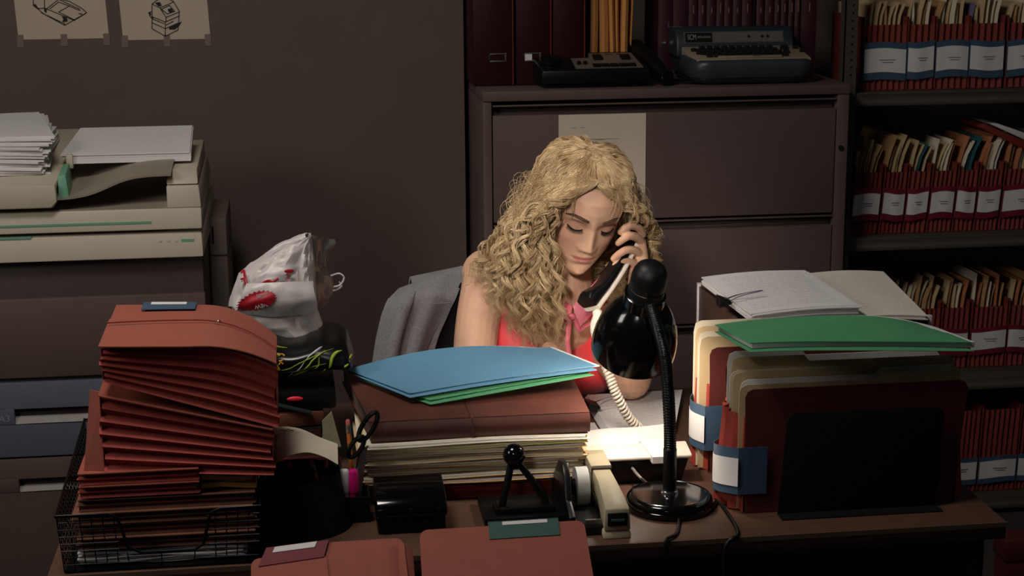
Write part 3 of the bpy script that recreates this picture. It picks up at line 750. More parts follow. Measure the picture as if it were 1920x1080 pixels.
for k in range(26):
    j = random.uniform(-.006, .004); z0_ = Py(50, 328, YC+.02).z+k*.0032; r_ = .08+random.uniform(-.12, .12)+(.22 if k > 18 else 0)
    Mr = Matrix.Translation((-.58+j-.10, YC+.17, z0_)) @ Matrix.Rotation(r_*.6, 4, 'Z')
    lift = .008 if k > 20 else 0
    rm.grid(lambda u, v: (lerp(-.14, .14, u), lerp(-.14, .15, v), -.004*max(0, u-.7)*3+lift*v*u+.012*v), 6, 3, th=.003, tdir=(0,0,1), M=Mr)
single(rm, 'paper_pile', M_paper, 'untidy white paper pile on the photocopier feeder at the left edge', 'paper')

# ------------------------------------------------------------------ desk
DX0, DX1, DY0, DY1, DZ = -.362, 1.034, 2.21, 2.97, .74
M_desk = mat('desk_wood', (88, 63, 50), .42, var=.14, scale=18, stretch=(1, 12, 12), bump=.03, spec=.4)
M_deskedge = mat('desk_edge', (96, 76, 60), .5, var=.08)
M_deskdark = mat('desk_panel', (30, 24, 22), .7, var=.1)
t = thing('desk', 'brown wood-topped office desk covered with files, phone and lamp', 'desk', ((DX0+DX1)/2, (DY0+DY1)/2, 0))
MB().box(DX0, DX1, DY0, DY1, DZ-.028, DZ).build('desktop', [M_desk], t, bevel=.002)
MB().box(DX0-.001, DX1+.001, DY0-.002, DY0, DZ-.008, DZ-.0005).build('edge_band', M_deskedge, t)
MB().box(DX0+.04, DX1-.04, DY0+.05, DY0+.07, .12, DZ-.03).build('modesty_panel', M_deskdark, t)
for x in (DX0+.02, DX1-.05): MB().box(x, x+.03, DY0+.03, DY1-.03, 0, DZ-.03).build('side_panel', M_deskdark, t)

# ------------------------------------------------------------------ left: wire tray with redrope wallets
WY = 2.226
def wx(px, py): return Py(px, py, WY).x
def wz(px, py): return Py(px, py, WY).z
M_wire = mat('black_wire', (16, 16, 17), .4, .6)
tx0, tx1 = -.338, -.072
ty0, ty1 = 2.212, 2.56
zr = Py(112, 967, ty0).z
t = thing('wire_tray', 'black wire mesh letter tray holding wallets at the left front of the desk', 'tray', ((tx0+tx1)/2, (ty0+ty1)/2, DZ))
fl = .006
b = MB()
dipL, dipR = wx(222, 965), wx(390, 950)
rim = [(tx0-fl, ty0-.004, zr), (dipL-.012, ty0-.004, zr), (dipL, ty0-.003, zr-.006), (dipL+.012, ty0, DZ+.035), (dipL+.03, ty0, DZ+.026), (dipR-.02, ty0, DZ+.026), (dipR-.008, ty0, DZ+.034), (dipR+.004, ty0-.003, zr-.006), (dipR+.018, ty0-.004, zr), (tx1+fl, ty0-.004, zr),
       (tx1+fl, ty1, zr+.03), (tx0-fl, ty1, zr+.03)]
b.tube(rim, .0024, 8, closed=True)
b.build('rim', M_wire, t)
b = MB()
for k in range(19):
    x = lerp(tx0, tx1, k/18); q = (x-tx0)/(tx1-tx0)
    xr_ = lerp(tx0-fl, tx1+fl, q)
    zt_ = zr if (xr_ < dipL or xr_ > dipR+.01) else DZ+.027
    if k % 3 == 0 or zt_ == zr: b.tube([(x, ty0+.003, DZ+.003), (xr_, ty0-.003 if zt_ == zr else ty0, zt_)], .0009, 5)
for k in range(26):
    y = lerp(ty0, ty1, k/25)
    b.tube([(tx0, y, DZ+.003), (tx0-fl, y, lerp(zr, zr+.03, k/25))], .0009, 5); b.tube([(tx1, y, DZ+.003), (tx1+fl, y, lerp(zr, zr+.03, k/25))], .0009, 5)
for k in range(1, 8):
    f = k/8; zz = lerp(DZ+.003, zr, f)
    b.tube([(tx0-fl*f, ty0-.002*f, zz), (tx0-fl*f, ty1, zz+.03*f)], .0009, 5); b.tube([(tx1+fl*f, ty0, zz), (tx1+fl*f, ty1, zz+.03*f)], .0009, 5)
    if zz < DZ+.027: b.tube([(tx0-fl*f, ty0, zz), (tx1+fl*f, ty0, zz)], .0009, 5)
    else:
        b.tube([(tx0-fl*f, ty0-.002, zz), (dipL, ty0-.002, zz)], .0009, 5); b.tube([(dipR, ty0-.002, zz), (tx1+fl*f, ty0-.002, zz)], .0009, 5)
b.build('mesh_sides', M_wire, t)
MB().box(tx0, tx1, ty0+.002, ty1, DZ+.0005, DZ+.0025).build('base', M_wire, t)

def wallet(name, label, xa, xb, zLb, zLt, zRb, zRt, n, depth, m_side, m_top, parent=None, droop=0.0, group=None, y0=WY, amp=.006, side=True, cat='file wallet', yskew=0.0, zback=0.0, cut=0.0):
    """expanding wallet lying flat, pleated edge to the front"""
    t = thing(name, label, cat, ((xa+xb)/2, y0+depth/2, min(zLb, zRb)), 0, group)
    def zmap(u, v):
        zb_, zt_ = lerp(zLb, zRb, u), lerp(zLt, zRt, u)
        return lerp(zb_, zt_, v)-droop*v*max(0, (u-.55)/.45)**2
    zz = [(i/(2*n), amp if i % 2 else 0) for i in range(2*n+1)]
    NU = 14
    def front(u, v):
        i = v*2*n; k = min(int(i), 2*n-1); f = i-k
        d = lerp(zz[k][1], zz[k+1][1], f)
        return (lerp(xa, xb, u)+.003*math.sin(9*v), y0+d+yskew*u, zmap(u, v))
    MB().grid(front, NU, 2*n*2, th=.001, tdir=(0, -1, 0)).build('pleated_gusset', m_side, t)
    b = MB()
    b.grid(lambda u, v: (lerp(xa, xb, u), lerp(y0+amp+.001, y0+depth*(1-cut*max(0, (u-.5)/.5)**2.5), v)+yskew*u, zmap(u, 0)+zback*v), NU, 3, th=-.0014, tdir=(0, 0, 1))
    for (uu) in (0.0, 1.0):
        b.grid(lambda u, v, uu=uu: (lerp(xa, xb, uu)+(.001 if uu == 0 else -.001), lerp(y0+.004, y0+depth*(1-(cut if uu else 0)), u)+yskew*uu, zmap(uu, v)+zback*u), 4, 2*n, th=.001, tdir=(1 if uu == 0 else -1, 0, 0))
    b.grid(lambda u, v: (lerp(xa, xb, u), y0+depth*(1-cut*max(0, (u-.5)/.5)**2.5)+yskew*u, zmap(u, v)+zback), NU, 2, th=.001, tdir=(0, 1, 0))
    b.build('back_panels', m_side, t)
    def top(u, v):
        e = .003*math.cos(u*2)
        return (lerp(xa-.001, xb+.001, u), lerp(y0-.003, y0+depth*(1-cut*max(0, (u-.5)/.5)**2.5), v)+yskew*u, zmap(u, 1)+.0012+zback*v+.004*math.sin(math.pi*v)*math.sin(math.pi*u))
    MB().grid(top, NU+6, 8, th=.0015, tdir=(0, 0, 1)).build('top_panel', m_top, t)
    t['_'] = 0; del t['_']
    return t, zmap, top
# bottom paper sheaf in the tray
xl, xr_ = wx(150, 1050), wx(462, 1045)
rm = MB(); random.seed(9)
za, zb_ = DZ+.0035, wz(300, 1032)
n = 9
for k in range(n):
    z0_ = lerp(za, zb_, k/n); j = random.uniform(-.004, .004)
    rm.grid(lambda u, v: (lerp(xl, xr_, u)+j, lerp(WY+.003+j*.4, WY+.25, v), z0_+.0016*math.sin(u*9+k)*(1-v)+.004), 14, 3, th=(zb_-za)/n*.9, tdir=(0, 0, 1))
single(rm, 'paper_sheaf', M_paper, 'sheaf of creased white papers at the very bottom of the wire tray', 'paper')
# four worn brown wallets
zb0, zt0 = zb_+.006, wz(300, 930)
for k in range(4):
    a = lerp(zb0, zt0, k/4); c = lerp(zb0, zt0, (k+1)/4)-.0022
    dx = (-.002, .003, -.006, .002)[k]
    wallet('brown_wallet', f'worn brown file wallet in the wire tray, {["lowest", "second lowest", "second highest", "topmost"][k]} of the four',
           wx(146, 980)+dx, wx(478, 980)+dx*.5, a, c, a, c, 2, .28, M_brown, M_brown, group='worn brown wallets in the wire tray', y0=WY+.004*(k % 2), amp=.004)
# two flat red wallets, with yellow envelopes sticking out beside them
z1 = zt0+.002
for k in range(2):
    a = z1+k*.019; c = a+.0165
    wallet('flat_red_wallet', ['flat terracotta wallet directly on the brown wallets in the tray', 'flat terracotta wallet beside the yellow envelopes, under the fanned wallet'][k],
           wx(148, 905), wx(372, 905), a, c, a, c, 2, .26, M_redin, M_red, group='flat terracotta wallets', amp=.004)
x0 = wx(377, 900)
for k in range(3):
    a = z1+.002+k*.011
    b = MB().grid(lambda u, v: (lerp(x0, wx([480, 472, 462][k], 900), u), lerp(WY+.012, WY+.2, v), a+.006+.002*math.sin(5*u+k)), 8, 3, th=.007, tdir=(0, 0, 1))
    single(b, 'yellow_envelope', mat('yellow_envelope', (206, 168, 92), .75, var=.08) if k == 0 else MATS['yellow_envelope'], f'yellow envelope beside the flat terracotta wallets, {["lowest", "middle", "topmost"][k]} of three', 'envelope', 'yellow envelopes in the tray')
zz1 = z1+.0375
# fanned wallet
t, zm, tp = wallet('fanned_wallet', 'fanned-out terracotta expanding wallet under the top wallet in the tray', wx(189, 800), wx(512, 860), zz1, wz(189, 742), wz(510, 886)-.004, wz(512, 806), 6, .25, M_redin, M_red, amp=.008)
xl = wx(164, 800)
MB().hexa([(xl-.010, WY+.010, zz1), (wx(190, 800), WY+.004, zz1), (wx(190, 800), WY+.006, zz1), (xl-.010, WY+.012, zz1)],
          [(xl+.004, WY+.02, wz(180, 738)), (wx(192, 742), WY+.014, wz(190, 742)), (wx(192, 742), WY+.016, wz(190, 742)), (xl+.004, WY+.022, wz(180, 738))]).build('side_flap', M_redfront, t)
# top wallet
zL0, zL1, zR0, zR1 = wz(184, 716), wz(197, 652), wz(500, 803), wz(520, 690)
t, zm, tp = wallet('top_wallet', 'large terracotta expanding wallet with blue tab, on top of the left pile', wx(190, 690), wx(519, 740), zL0, zL1, zR0, zR1+.030, 6, .235, M_redin, M_redfront, droop=.030, amp=.0065, zback=.003, cut=.32)
fl_ = MB().grid(lambda u, v: Vector(tp(u, lerp(-.02, .60, v)))+Vector((0, -.004, .004+(.010*max(0, u-.52)*(1-v)))), 24, 6, th=.0015, tdir=(0, 0, 1))
f_ = fl_.build('flap', M_redfront, t)
st = [Vector(tp(u/20, .42))+Vector((0, 0, .0085)) for u in range(21)]
MB().tube(st, .0011, 6).build('elastic_cord', M_dred, t)
q = Vector(tp(.66, .42))+Vector((0, -.001, .0092)); MB().ball(q, (.0035, .002, .002), 10).build('rivet', M_chrome, t)
tb = MB().grid(lambda u, v: Vector(tp(lerp(.17, .50, u), lerp(.80, 1.015, v)))+Vector((0, 0, .0035)), 10, 4, th=.0008, tdir=(0, 0, 1)).build('tab_label', M_bluetape, t)
MB().grid(lambda u, v: Vector(tp(lerp(.22, .44, u), lerp(.93, 1.0, v)))+Vector((0, 0, .0045)), 6, 2, th=.0006, tdir=(0, 0, 1)).build('tab_card', M_paper, tb)

# ------------------------------------------------------------------ red folders leaning on the front edge of the desk
def lean_folder(name, label, pts, tilt, yt, length, m_, group=None, thick=.006, r=.012):
    """pts: photograph points of the top edge left and right"""
    A, B = Py(*pts[0], yt), Py(*pts[1], yt)
    ex = (B-A); W = ex.length; dn = Vector((0, -math.cos(tilt), -math.sin(tilt)))
    M = frame(A, ex, -dn)
    poly = []
    for cx, cy, a0 in ((W-r, -r, 0), (r, -r, 90)):
        for k in range(7):
            a = R(a0+90*k/6); poly.append((cx+r*math.cos(a), cy+r*math.sin(a), 0))
    poly += [(-.004, -length, 0), (W+.010, -length, 0)]
    b = MB(); b.prism(poly, (0, 0, .0018), 0, M); b.prism([(x, y-.004, -.005) for x, y, z_ in poly], (0, 0, .0018), 0, M)
    t = thing(name, label, 'folder', M @ Vector((W/2, -length, 0)), 0, group)
    b.build('covers', m_, t)
    MB().box(.008, W-.006, -length, -.012, -.003, -.0004, 0, M).build('sheets', M_cream, t)
    return t, M, W
tilt = R(48)
t, M, W = lean_folder('red_folder', 'large terracotta folder with dark green tab leaning on the front edge of the desk', ((786, 995), (1095, 976)), tilt, 2.180, .26, M_redfront)
tb = MB().box(W-.137, W-.037, -.020, .006, .0015, .003, 0, M).box(W-.137, W-.037, .0045, .006, -.006, .003, 0, M).build('tab_label', M_tealtab, t)
MB().box(W-.117, W-.053, -.0005, .0045, .003, .0036, 0, M).build('tab_card', M_paper, tb)
t, M, W = lean_folder('red_folder', 'terracotta folder with rounded corners leaning between the tabbed folders at the desk front', ((607, 1018), (757, 1009)), tilt, 2.172, .24, M_redfront, thick=.012)
# slightly bulged right half
MB().grid(lambda u, v: M @ Vector((lerp(W*.78, W+.012, u), lerp(-.24, -.012, v), .004-.012*u*u)), 8, 6, th=.0015).build('bulging_side', M_redfront, t)
t, M, W = lean_folder('red_folder', 'terracotta folder with maroon tab leaning at the left front of the desk', ((470, 1049), (612, 1037)), tilt, 2.160, .22, M_redfront)
tb = MB().prism([(.010, -.012, .0018), (.100, -.006, .0018), (.108, .018, .0018), (.022, .014, .0018)], (0, 0, .0012), 0, M).build('tab_label', M_maroon, t)
MB().prism([(.030, .006, .003), (.088, .009, .003), (.092, .017, .003), (.034, .014, .003)], (0, 0, .0008), 0, M).build('tab_card', M_paper, tb)

# ------------------------------------------------------------------ black pencil holder with curled tally paper
cy_ = 2.36
cL, cR = Py(480, 1000, cy_), Py(640, 1000, cy_)
cxm = (cL.x+cR.x)/2+.004; rr_ = .066
ztop = Py(570, 904, cy_-.05).z
t = thing('pencil_holder', 'big black pencil holder under the curled paper, left of the card box', 'pencil holder', (cxm, cy_, DZ))
b = MB().lathe([(rr_+.012, 0), (rr_+.010, .006), (rr_, .05), (rr_-.008, ztop-DZ-.002), (rr_-.009, ztop-DZ), (rr_-.011, ztop-DZ-.002), (rr_-.006, .02), (0, .018)], 40, M=Matrix.Translation((cxm, cy_, DZ)))
b.build('cup', M_mattblack, t)
M_pencil = mat('pencil_orange', (206, 112, 40), .5, var=.08)
M_eraser = mat('eraser_pink', (190, 92, 92), .7)
M_lead = mat('pencil_wood', (190, 150, 100), .7)
def pencil(p, q, m_, label, group, ends=True):
    p, q = Vector(p), Vector(q); L = (q-p).length; d = (q-p).normalized()
    M = frame(p, d.orthogonal(), d.cross(d.orthogonal())); 
    t = thing('pencil', label, 'pencil', p, 0, group)
    MB().lathe([(.0008, 0), (.0036, .014), (.0036, L-.02)], 6, M=M).build('shaft', m_, t)
    MB().lathe([(.0039, L-.021), (.0039, L-.009)], 10, M=M).build('ferrule', M_steel, t)
    MB().lathe([(.0036, L-.009), (.0036, L-.002), (.002, L)], 10, M=M).build('eraser', M_eraser, t)
pencil((cxm-.01, cy_+.01, DZ+.03), Py(543, 868, cy_-.005), M_pencil, 'orange pencil upright in the black holder, left one under the paper', 'orange pencils in the black holder')
pencil((cxm+.035, cy_+.0, DZ+.03), Py(582, 862, cy_-.01), M_pencil, 'orange pencil slanting left in the black holder, under the paper', 'orange pencils in the black holder')
pencil((cxm+.03, cy_+.02, DZ+.03), Py(612, 866, cy_-.0), M_pencil, 'orange pencil at the right inside the black holder, under the paper', 'orange pencils in the black holder')
fr_ = spline([Py(488, 918, 2.315), Py(503, 885, 2.31), Py(530, 860, 2.305), Py(572, 848, 2.30), Py(606, 856, 2.31), Py(634, 871, 2.32)], 24)
bk_ = spline([Py(505, 880, 2.40), Py(508, 820, 2.42), Py(520, 801, 2.44), Py(560, 803, 2.46), Py(600, 820, 2.46), Py(633, 832, 2.44)], 24)
b = MB().grid(lambda u, v: fr_[int(round(u*24))].lerp(bk_[int(round(u*24))], v)+Vector((0, 0, .006*math.sin(math.pi*v))), 24, 6, th=.0006)
o = single(b, 'curled_paper', M_cream, 'curled cream tally paper with pencil lines arched over the pencil holder', 'paper')
ROOTM[o.name] = Matrix.Translation(o.location)
g = MB()
for k in range(5):
    i0 = 2+k*2; pts = []
    for j in range(7):
        i = i0+j*.5; fi = int(i); f = i-fi
        q = fr_[fi].lerp(fr_[fi+1], f).lerp(bk_[fi].lerp(bk_[fi+1], f), .35+.09*k+.03*math.sin(j*2))
        pts.append(q+Vector((0, -.001, .006*math.sin(math.pi*.5)+.0012)))
    g.tube(pts, .0005, 5)
g.build('pencil_lines', M_ink, o)
# small pen cup
pc = Py(662, 985, 2.36); px_ = pc.x
zc_ = Py(655, 935, 2.345).z
t = thing('pen_cup', 'small black square pen cup with highlighters beside the card box', 'pen cup', (px_, 2.375, DZ))
b = MB()
h_ = zc_-DZ
for (x0, x1, y0, y1) in ((-.026, .026, -.026, -.024), (-.026, .026, .024, .026), (-.026, -.024, -.024, .024), (.024, .026, -.024, .024)): b.box(px_+x0, px_+x1, 2.375+y0, 2.375+y1, DZ, zc_)
b.box(px_-.024, px_+.024, 2.351, 2.399, DZ, DZ+.003)
b.build('cup', M_mattblack, t)
M_mag = mat('magenta_plastic', (206, 20, 116), .35); M_whitep = mat('white_plastic', (215, 208, 210), .4)
for (px, m_, lb) in ((645, M_whitep, 'white highlighter standing in the small pen cup'), (662, M_mag, 'magenta highlighter standing in the small pen cup')):
    p = Py(px, 881, 2.362); t = thing('highlighter', lb, 'highlighter', (p.x, p.y, DZ+.003), 0, 'highlighters in the pen cup')
    MB().lathe([(.0075, DZ+.0035), (.0075, p.z-.035), (.0062, p.z-.034)], 18, M=Matrix.Translation((p.x, p.y, 0))).build('barrel', m_, t)
    MB().lathe([(.0082, p.z-.034), (.0082, p.z-.003), (.006, p.z), (0, p.z)], 18, M=Matrix.Translation((p.x, p.y, 0))).build('cap', m_, t)
pencil((px_+.004, 2.39, DZ+.01), Py(652, 786, 2.42), M_pencil, 'orange pencil with pink eraser sticking out of the pen cup', None)
pencil((px_+.0, 2.392, DZ+.012), Py(676, 848, 2.40), mat('pencil_blue', (62, 100, 128), .5), 'blue pencil slanting right in the pen cup', None)
pencil((px_-.012, 2.37, DZ+.006), Py(634, 856, 2.40), mat('pen_dark', (40, 38, 44), .3), 'dark pen with bright tip in the pen cup', None)
# scissors
t = thing('scissors', 'black-handled scissors standing handle up in the pen cup', 'scissors', (px_+.01, 2.385, DZ+.004))
for (c0, rx, rz, m_) in ((Py(690, 800, 2.40), .010, .022, M_black), (Py(668, 838, 2.395), .009, .016, M_black)):
    pts = [Vector((c0.x+rx*math.cos(a)+rz*.5*math.sin(a), c0.y, c0.z+rz*math.sin(a))) for a in [2*math.pi*k/24 for k in range(24)]]
    MB().tube(pts, .0038, 8, closed=True).build('handle', m_, t)
MB().hexa([(px_+.004, 2.384, DZ+.006), (px_+.010, 2.384, DZ+.006), (px_+.010, 2.386, DZ+.006), (px_+.004, 2.386, DZ+.006)],
          [tuple(Py(676, 842, 2.396)), tuple(Py(690, 835, 2.396)), tuple(Py(690, 835, 2.398)), tuple(Py(676, 842, 2.398))]).build('blade', M_steel, t)

# ------------------------------------------------------------------ black card box
bx0, bx1 = Py(708, 985, 2.30).x, Py(836, 985, 2.30).x
bz1 = Py(770, 945, 2.30).z
t = thing('card_index_box', 'glossy black card index box in front of the manila stack', 'box', ((bx0+bx1)/2, 2.35, DZ))
MB().box(bx0, bx1, 2.295, 2.39, DZ, bz1-.018).build('base', M_black, t, bevel=.004)
prof = [(2.292, bz1-.018), (2.292, bz1-.008), (2.300, bz1+.004), (2.320, bz1+.012), (2.385, bz1+.016), (2.393, bz1+.010), (2.393, bz1-.018)]
MB().prism([(bx0-.002, y, z_) for y, z_ in prof], (bx1-bx0+.004, 0, 0)).build('lid', M_gloss, t, bevel=.003, seg=3)
for u in (.06, .5, .90):
    x = lerp(bx0, bx1, u); MB().box(x-.003, x+.003, 2.289, 2.294, bz1-.020, bz1-.004).build('clip', M_black, t, bevel=.001)

# ------------------------------------------------------------------ hole punch with ball handle
py0 = 2.33
kb = Py(964, 853, 2.335)
t = thing('hole_punch', 'black hole punch with ball-topped forked lever in front of the manila stack', 'hole punch', (kb.x, 2.34, DZ))
MB().ball(kb, .0172, 24).lathe([(.0, -.020), (.010, -.019), (.009, -.012)], 16, M=Matrix.Translation(kb)).build('ball_knob', M_gloss, t)
fL, fR = Py(942, 955, 2.325), Py(1024, 952, 2.325)
for f in (fL, fR):
    s_ = 1 if f is fR else -1
    pts = [kb+Vector((s_*.004, 0, -.010)), kb.lerp(f+Vector((0, 0, .012)), .5), f+Vector((-s_*.002, 0, .014)), f+Vector((0, 0, .004)), f+Vector((0, 0, -.012))]
    MB().tube(pts, [.0050, .0056, .0058, .0058, .0058], 10, flat=.8).build('lever_arm', M_black, t)
    MB().box(f.x-.009, f.x-.004, 2.315, 2.345, DZ+.02, f.z+.008).box(f.x+.004, f.x+.009, 2.315, 2.345, DZ+.02, f.z+.008).build('bracket', M_black, t, bevel=.0015)
    MB().tube([(f.x, 2.33, DZ+.012), (f.x, 2.33, f.z)], .004, 12).build('punch_pin', M_steel, t)
MB().box(fL.x-.03, fR.x+.035, 2.30, 2.40, DZ, DZ+.014).build('base', M_black, t, bevel=.004)
MB().box(fL.x-.012, fR.x+.012, 2.312, 2.35, DZ+.014, DZ+.024).build('die_bar', M_black, t, bevel=.002)

# ------------------------------------------------------------------ tape dispenser
tc = Py(1096, 922, 2.33)
t = thing('tape_dispenser', 'black tape dispenser with white roll beside the beige stapler', 'tape dispenser', (tc.x-.01, 2.35, DZ))
sd = [(2.265, DZ), (2.45, DZ), (2.45, DZ+.02), (2.41, DZ+.045), (2.37, DZ+.078), (2.335, DZ+.084), (2.315, DZ+.070), (2.30, DZ+.035), (2.265, DZ+.022)]
MB().prism([(tc.x-.034, y, z_) for y, z_ in sd], (.010, 0, 0)).build('side_plate', M_black, t, bevel=.002)
MB().prism([(tc.x+.014, y, z_) for y, z_ in [(2.265, DZ), (2.45, DZ), (2.45, DZ+.018), (2.36, DZ+.034), (2.31, DZ+.03), (2.265, DZ+.02)]], (.004, 0, 0)).build('side_plate', M_black, t, bevel=.001)
MB().box(tc.x-.024, tc.x+.03, 2.245, 2.45, DZ, DZ+.014).build('base', M_black, t, bevel=.004)
zc2 = tc.z+.0
Mx = frame((tc.x-.010, 2.355, zc2), (0, 1, 0), (0, 0, 1))
MB().lathe([(.013, -.0), (.030, -.0), (.030, .0185), (.013, .0185)], 40, M=Mx).build('tape_roll', mat('white_tape', (196, 196, 190), .5), t)
MB().lathe([(.0128, -.014), (.0128, .0195), (.004, .020), (0, .020)], 24, M=Mx).build('hub', M_black, t)
MB().box(tc.x-.012, tc.x+.012, 2.252, 2.256, DZ+.012, DZ+.022).build('cutter', M_steel, t)

# ------------------------------------------------------------------ stapler
M_stap = mat('stapler_beige', (176, 166, 138), .4, var=.04, spec=.5)
n0 = Pz(1158, 1011, DZ); b0 = Pz(1112, 915, DZ)
n0.z = b0.z = DZ
ax = (n0-b0); L = ax.length; ax.normalize(); sx = Vector((-ax.y, ax.x, 0)); sx = -sx if sx.x < 0 else sx
M = frame(n0, sx, -ax)                      # x across, y towards the back
t = thing('stapler', 'beige desktop stapler with dark nose slot left of the lamp', 'stapler', n0)
MB().hexa([(-.020, 0, 0), (.020, 0, 0), (.019, .02, 0), (-.019, .02, 0)], [(-.020, .001, .010), (.020, .001, .010), (.019, .02, .012), (-.019, .02, .012)]) 
bb = MB(M); bb.hexa([(-.021, 0, 0), (.021, 0, 0), (.017, L*.95, 0), (-.017, L*.95, 0)], [(-.020, .003, .012), (.020, .003, .012), (.016, L*.95, .010), (-.016, L*.95, .010)]); bb.build('base', M_stap, t, bevel=.003)
hd = MB(M)
sec = []
for (y, z0_, z1_, w_) in ((.002, .012, .046, .0195), (.03, .016, .052, .0185), (.09, .022, .058, .0155), (.15, .026, .058, .015), (L*.98, .022, .048, .0145)):
    sec.append([(-w_, y, z0_), (w_, y, z0_), (w_*.92, y, z1_), (-w_*.92, y, z1_)])
for i in range(4):
    a, c = sec[i], sec[i+1]
    hd.add(a+c, [(0,1,5,4),(1,2,6,5),(2,3,7,6),(3,0,4,7)]+([(3,2,1,0)] if i == 0 else [])+([(4,5,6,7)] if i == 3 else []))
hd.build('head', M_stap, t, bevel=.002)
s1 = MB(M); s1.box(-.0145, .0145, .0, .004, .020, .040); s1.build('nose_slot', M_mattblack, t, bevel=.001)
s1 = MB(M); s1.box(-.010, .010, -.0012, .001, .028, .031); s1.build('nose_plate', M_tealtab, t)
s1 = MB(M); s1.box(-.0165, .0165, L*.66, L*1.0, .046, .064); s1.build('rear_cap', M_stap, t, bevel=.003)
s1 = MB(M); s1.box(-.0155, .0155, L*.64, L*.655, .024, .061); s1.build('joint', M_cabdark, t)

# ------------------------------------------------------------------ manila stack and ledger
random.seed(21)
sy0 = 2.425
sx0, sx1 = Py(682, 900, sy0).x, Py(1098, 880, sy0).x
zb_, ztp = DZ, Py(900, 822, sy0).z
N = 13
wallet('dark_red_wallet', 'dark red file wallet at the very bottom of the manila stack behind the hole punch', Py(838, 930, sy0).x, sx1-.03, DZ+.001, DZ+.021, DZ+.001, DZ+.021, 2, .24, M_dred, M_dred, y0=sy0+.004, amp=.004)
zcur = DZ+.0245
N = 11
names = ['lowest', 'second', 'third', 'fourth', 'fifth', 'sixth', 'seventh', 'eighth', 'ninth', 'tenth', 'topmost']
pal = [M_manila, M_manila2, M_manila, M_cream, M_manila, M_manila2, M_manila, M_cream, M_manila, mat('pale_yellow_card', (214, 204, 120), .75), M_cream, M_manila, M_manila2]
step = (ztp-zcur)/N
for k in range(N):
    jx, jy = random.uniform(-.006, .006), random.uniform(-.010, .008); jr = random.uniform(-.012, .012)
    t = thing('manila_folder', f'manila folder in the stack under the brown ledger, {names[k]} counting from the lowest' if 0 < k < N-1 else f'manila folder, {names[k]} in the stack under the brown ledger', 'folder', ((sx0+sx1)/2, sy0+.14, zcur), 0, 'manila folders under the ledger')
    wv = lambda u, v, k=k: .0014*math.sin(6*u+k*1.7)*(1-v)
    bow = .0
    z0_ = zcur
    MB().grid(lambda u, v: (lerp(sx0+jx, sx1+jx, u)+jr*v*.2, lerp(sy0+jy, sy0+.27, v)+jr*u*.3, z0_+.0012+wv(u, v)), 14, 4, th=.0009, tdir=(0, 0, 1)).grid(
        lambda u, v: (lerp(sx0+jx, sx1+jx, u)+jr*v*.2, lerp(sy0+jy+.006, sy0+.27, v)+jr*u*.3, z0_+step-.0006+wv(u, v)), 14, 4, th=.0009, tdir=(0, 0, 1)).build('covers', pal[k], t)
    MB().grid(lambda u, v: (lerp(sx0+jx+.004, sx1+jx-.006+random.uniform(-.003, .006)*0, u)+jr*v*.2, lerp(sy0+jy+.003, sy0+.265, v)+jr*u*.3, z0_+step-.0018+wv(u, v)), 14, 4, th=step-.0034, tdir=(0, 0, 1)).build('sheets', M_paper if k % 3 else M_cream, t)
    zcur += step
# torn tabs at the left corner
lz = zcur+.001
ly0 = 2.43
lx0, lx1 = Py(695, 815, ly0).x, Py(1106, 790, ly0).x
lh = Py(900, 783, ly0).z-lz
ld = .33
rz = 0.0
M_leather = mat('brown_leather', (74, 42, 36), .5, var=.25, scale=14, bump=.25, bscale=90, rgb2=(100, 56, 46))
M_leather_end = mat('ledger_end_grey', (104, 92, 80), .8, var=.1)
t = thing('ledger_box', 'brown leather ledger box lying on the manila stack', 'ledger', ((lx0+lx1)/2, ly0+ld/2, lz))
lyb = ly0+ld
b = MB()
b.grid(lambda u, v: (lerp(lx0, lx1, u), ly0+.006*(2*v-1)**2 if False else ly0-.004*math.sin(math.pi*v), lerp(lz, lz+lh, v)), 10, 6, th=.003, tdir=(0, -1, 0))
for za in (lz, lz+lh-.003): b.hexa([(lx0, ly0, za), (lx1, ly0, za), (lx1+.012, lyb, za), (lx0-.033, lyb, za)], [(lx0, ly0, za+.003), (lx1, ly0, za+.003), (lx1+.012, lyb, za+.003), (lx0-.033, lyb, za+.003)])
b.build('cover', M_leather, t)
MB().hexa([(lx0+.003, ly0+.003, lz+.003), (lx1-.004, ly0+.003, lz+.003), (lx1+.008, lyb-.003, lz+.003), (lx0-.030, lyb-.003, lz+.003)], [(lx0+.003, ly0+.003, lz+lh-.003), (lx1-.004, ly0+.003, lz+lh-.003), (lx1+.008, lyb-.003, lz+lh-.003), (lx0-.030, lyb-.003, lz+lh-.003)]).build('page_block', M_leather_end, t)
xm = Py(885, 790, ly0).x
MB().box(xm-.002, xm+.002, ly0-.006, ly0+.0, lz+.001, lz+lh+.0008).box(xm-.002, xm+.002, ly0-.006, lyb, lz+lh-.0005, lz+lh+.001).build('strap', mat('leather_strap', (78, 44, 36), .6), t, bevel=.0005)
ltop = lz+lh
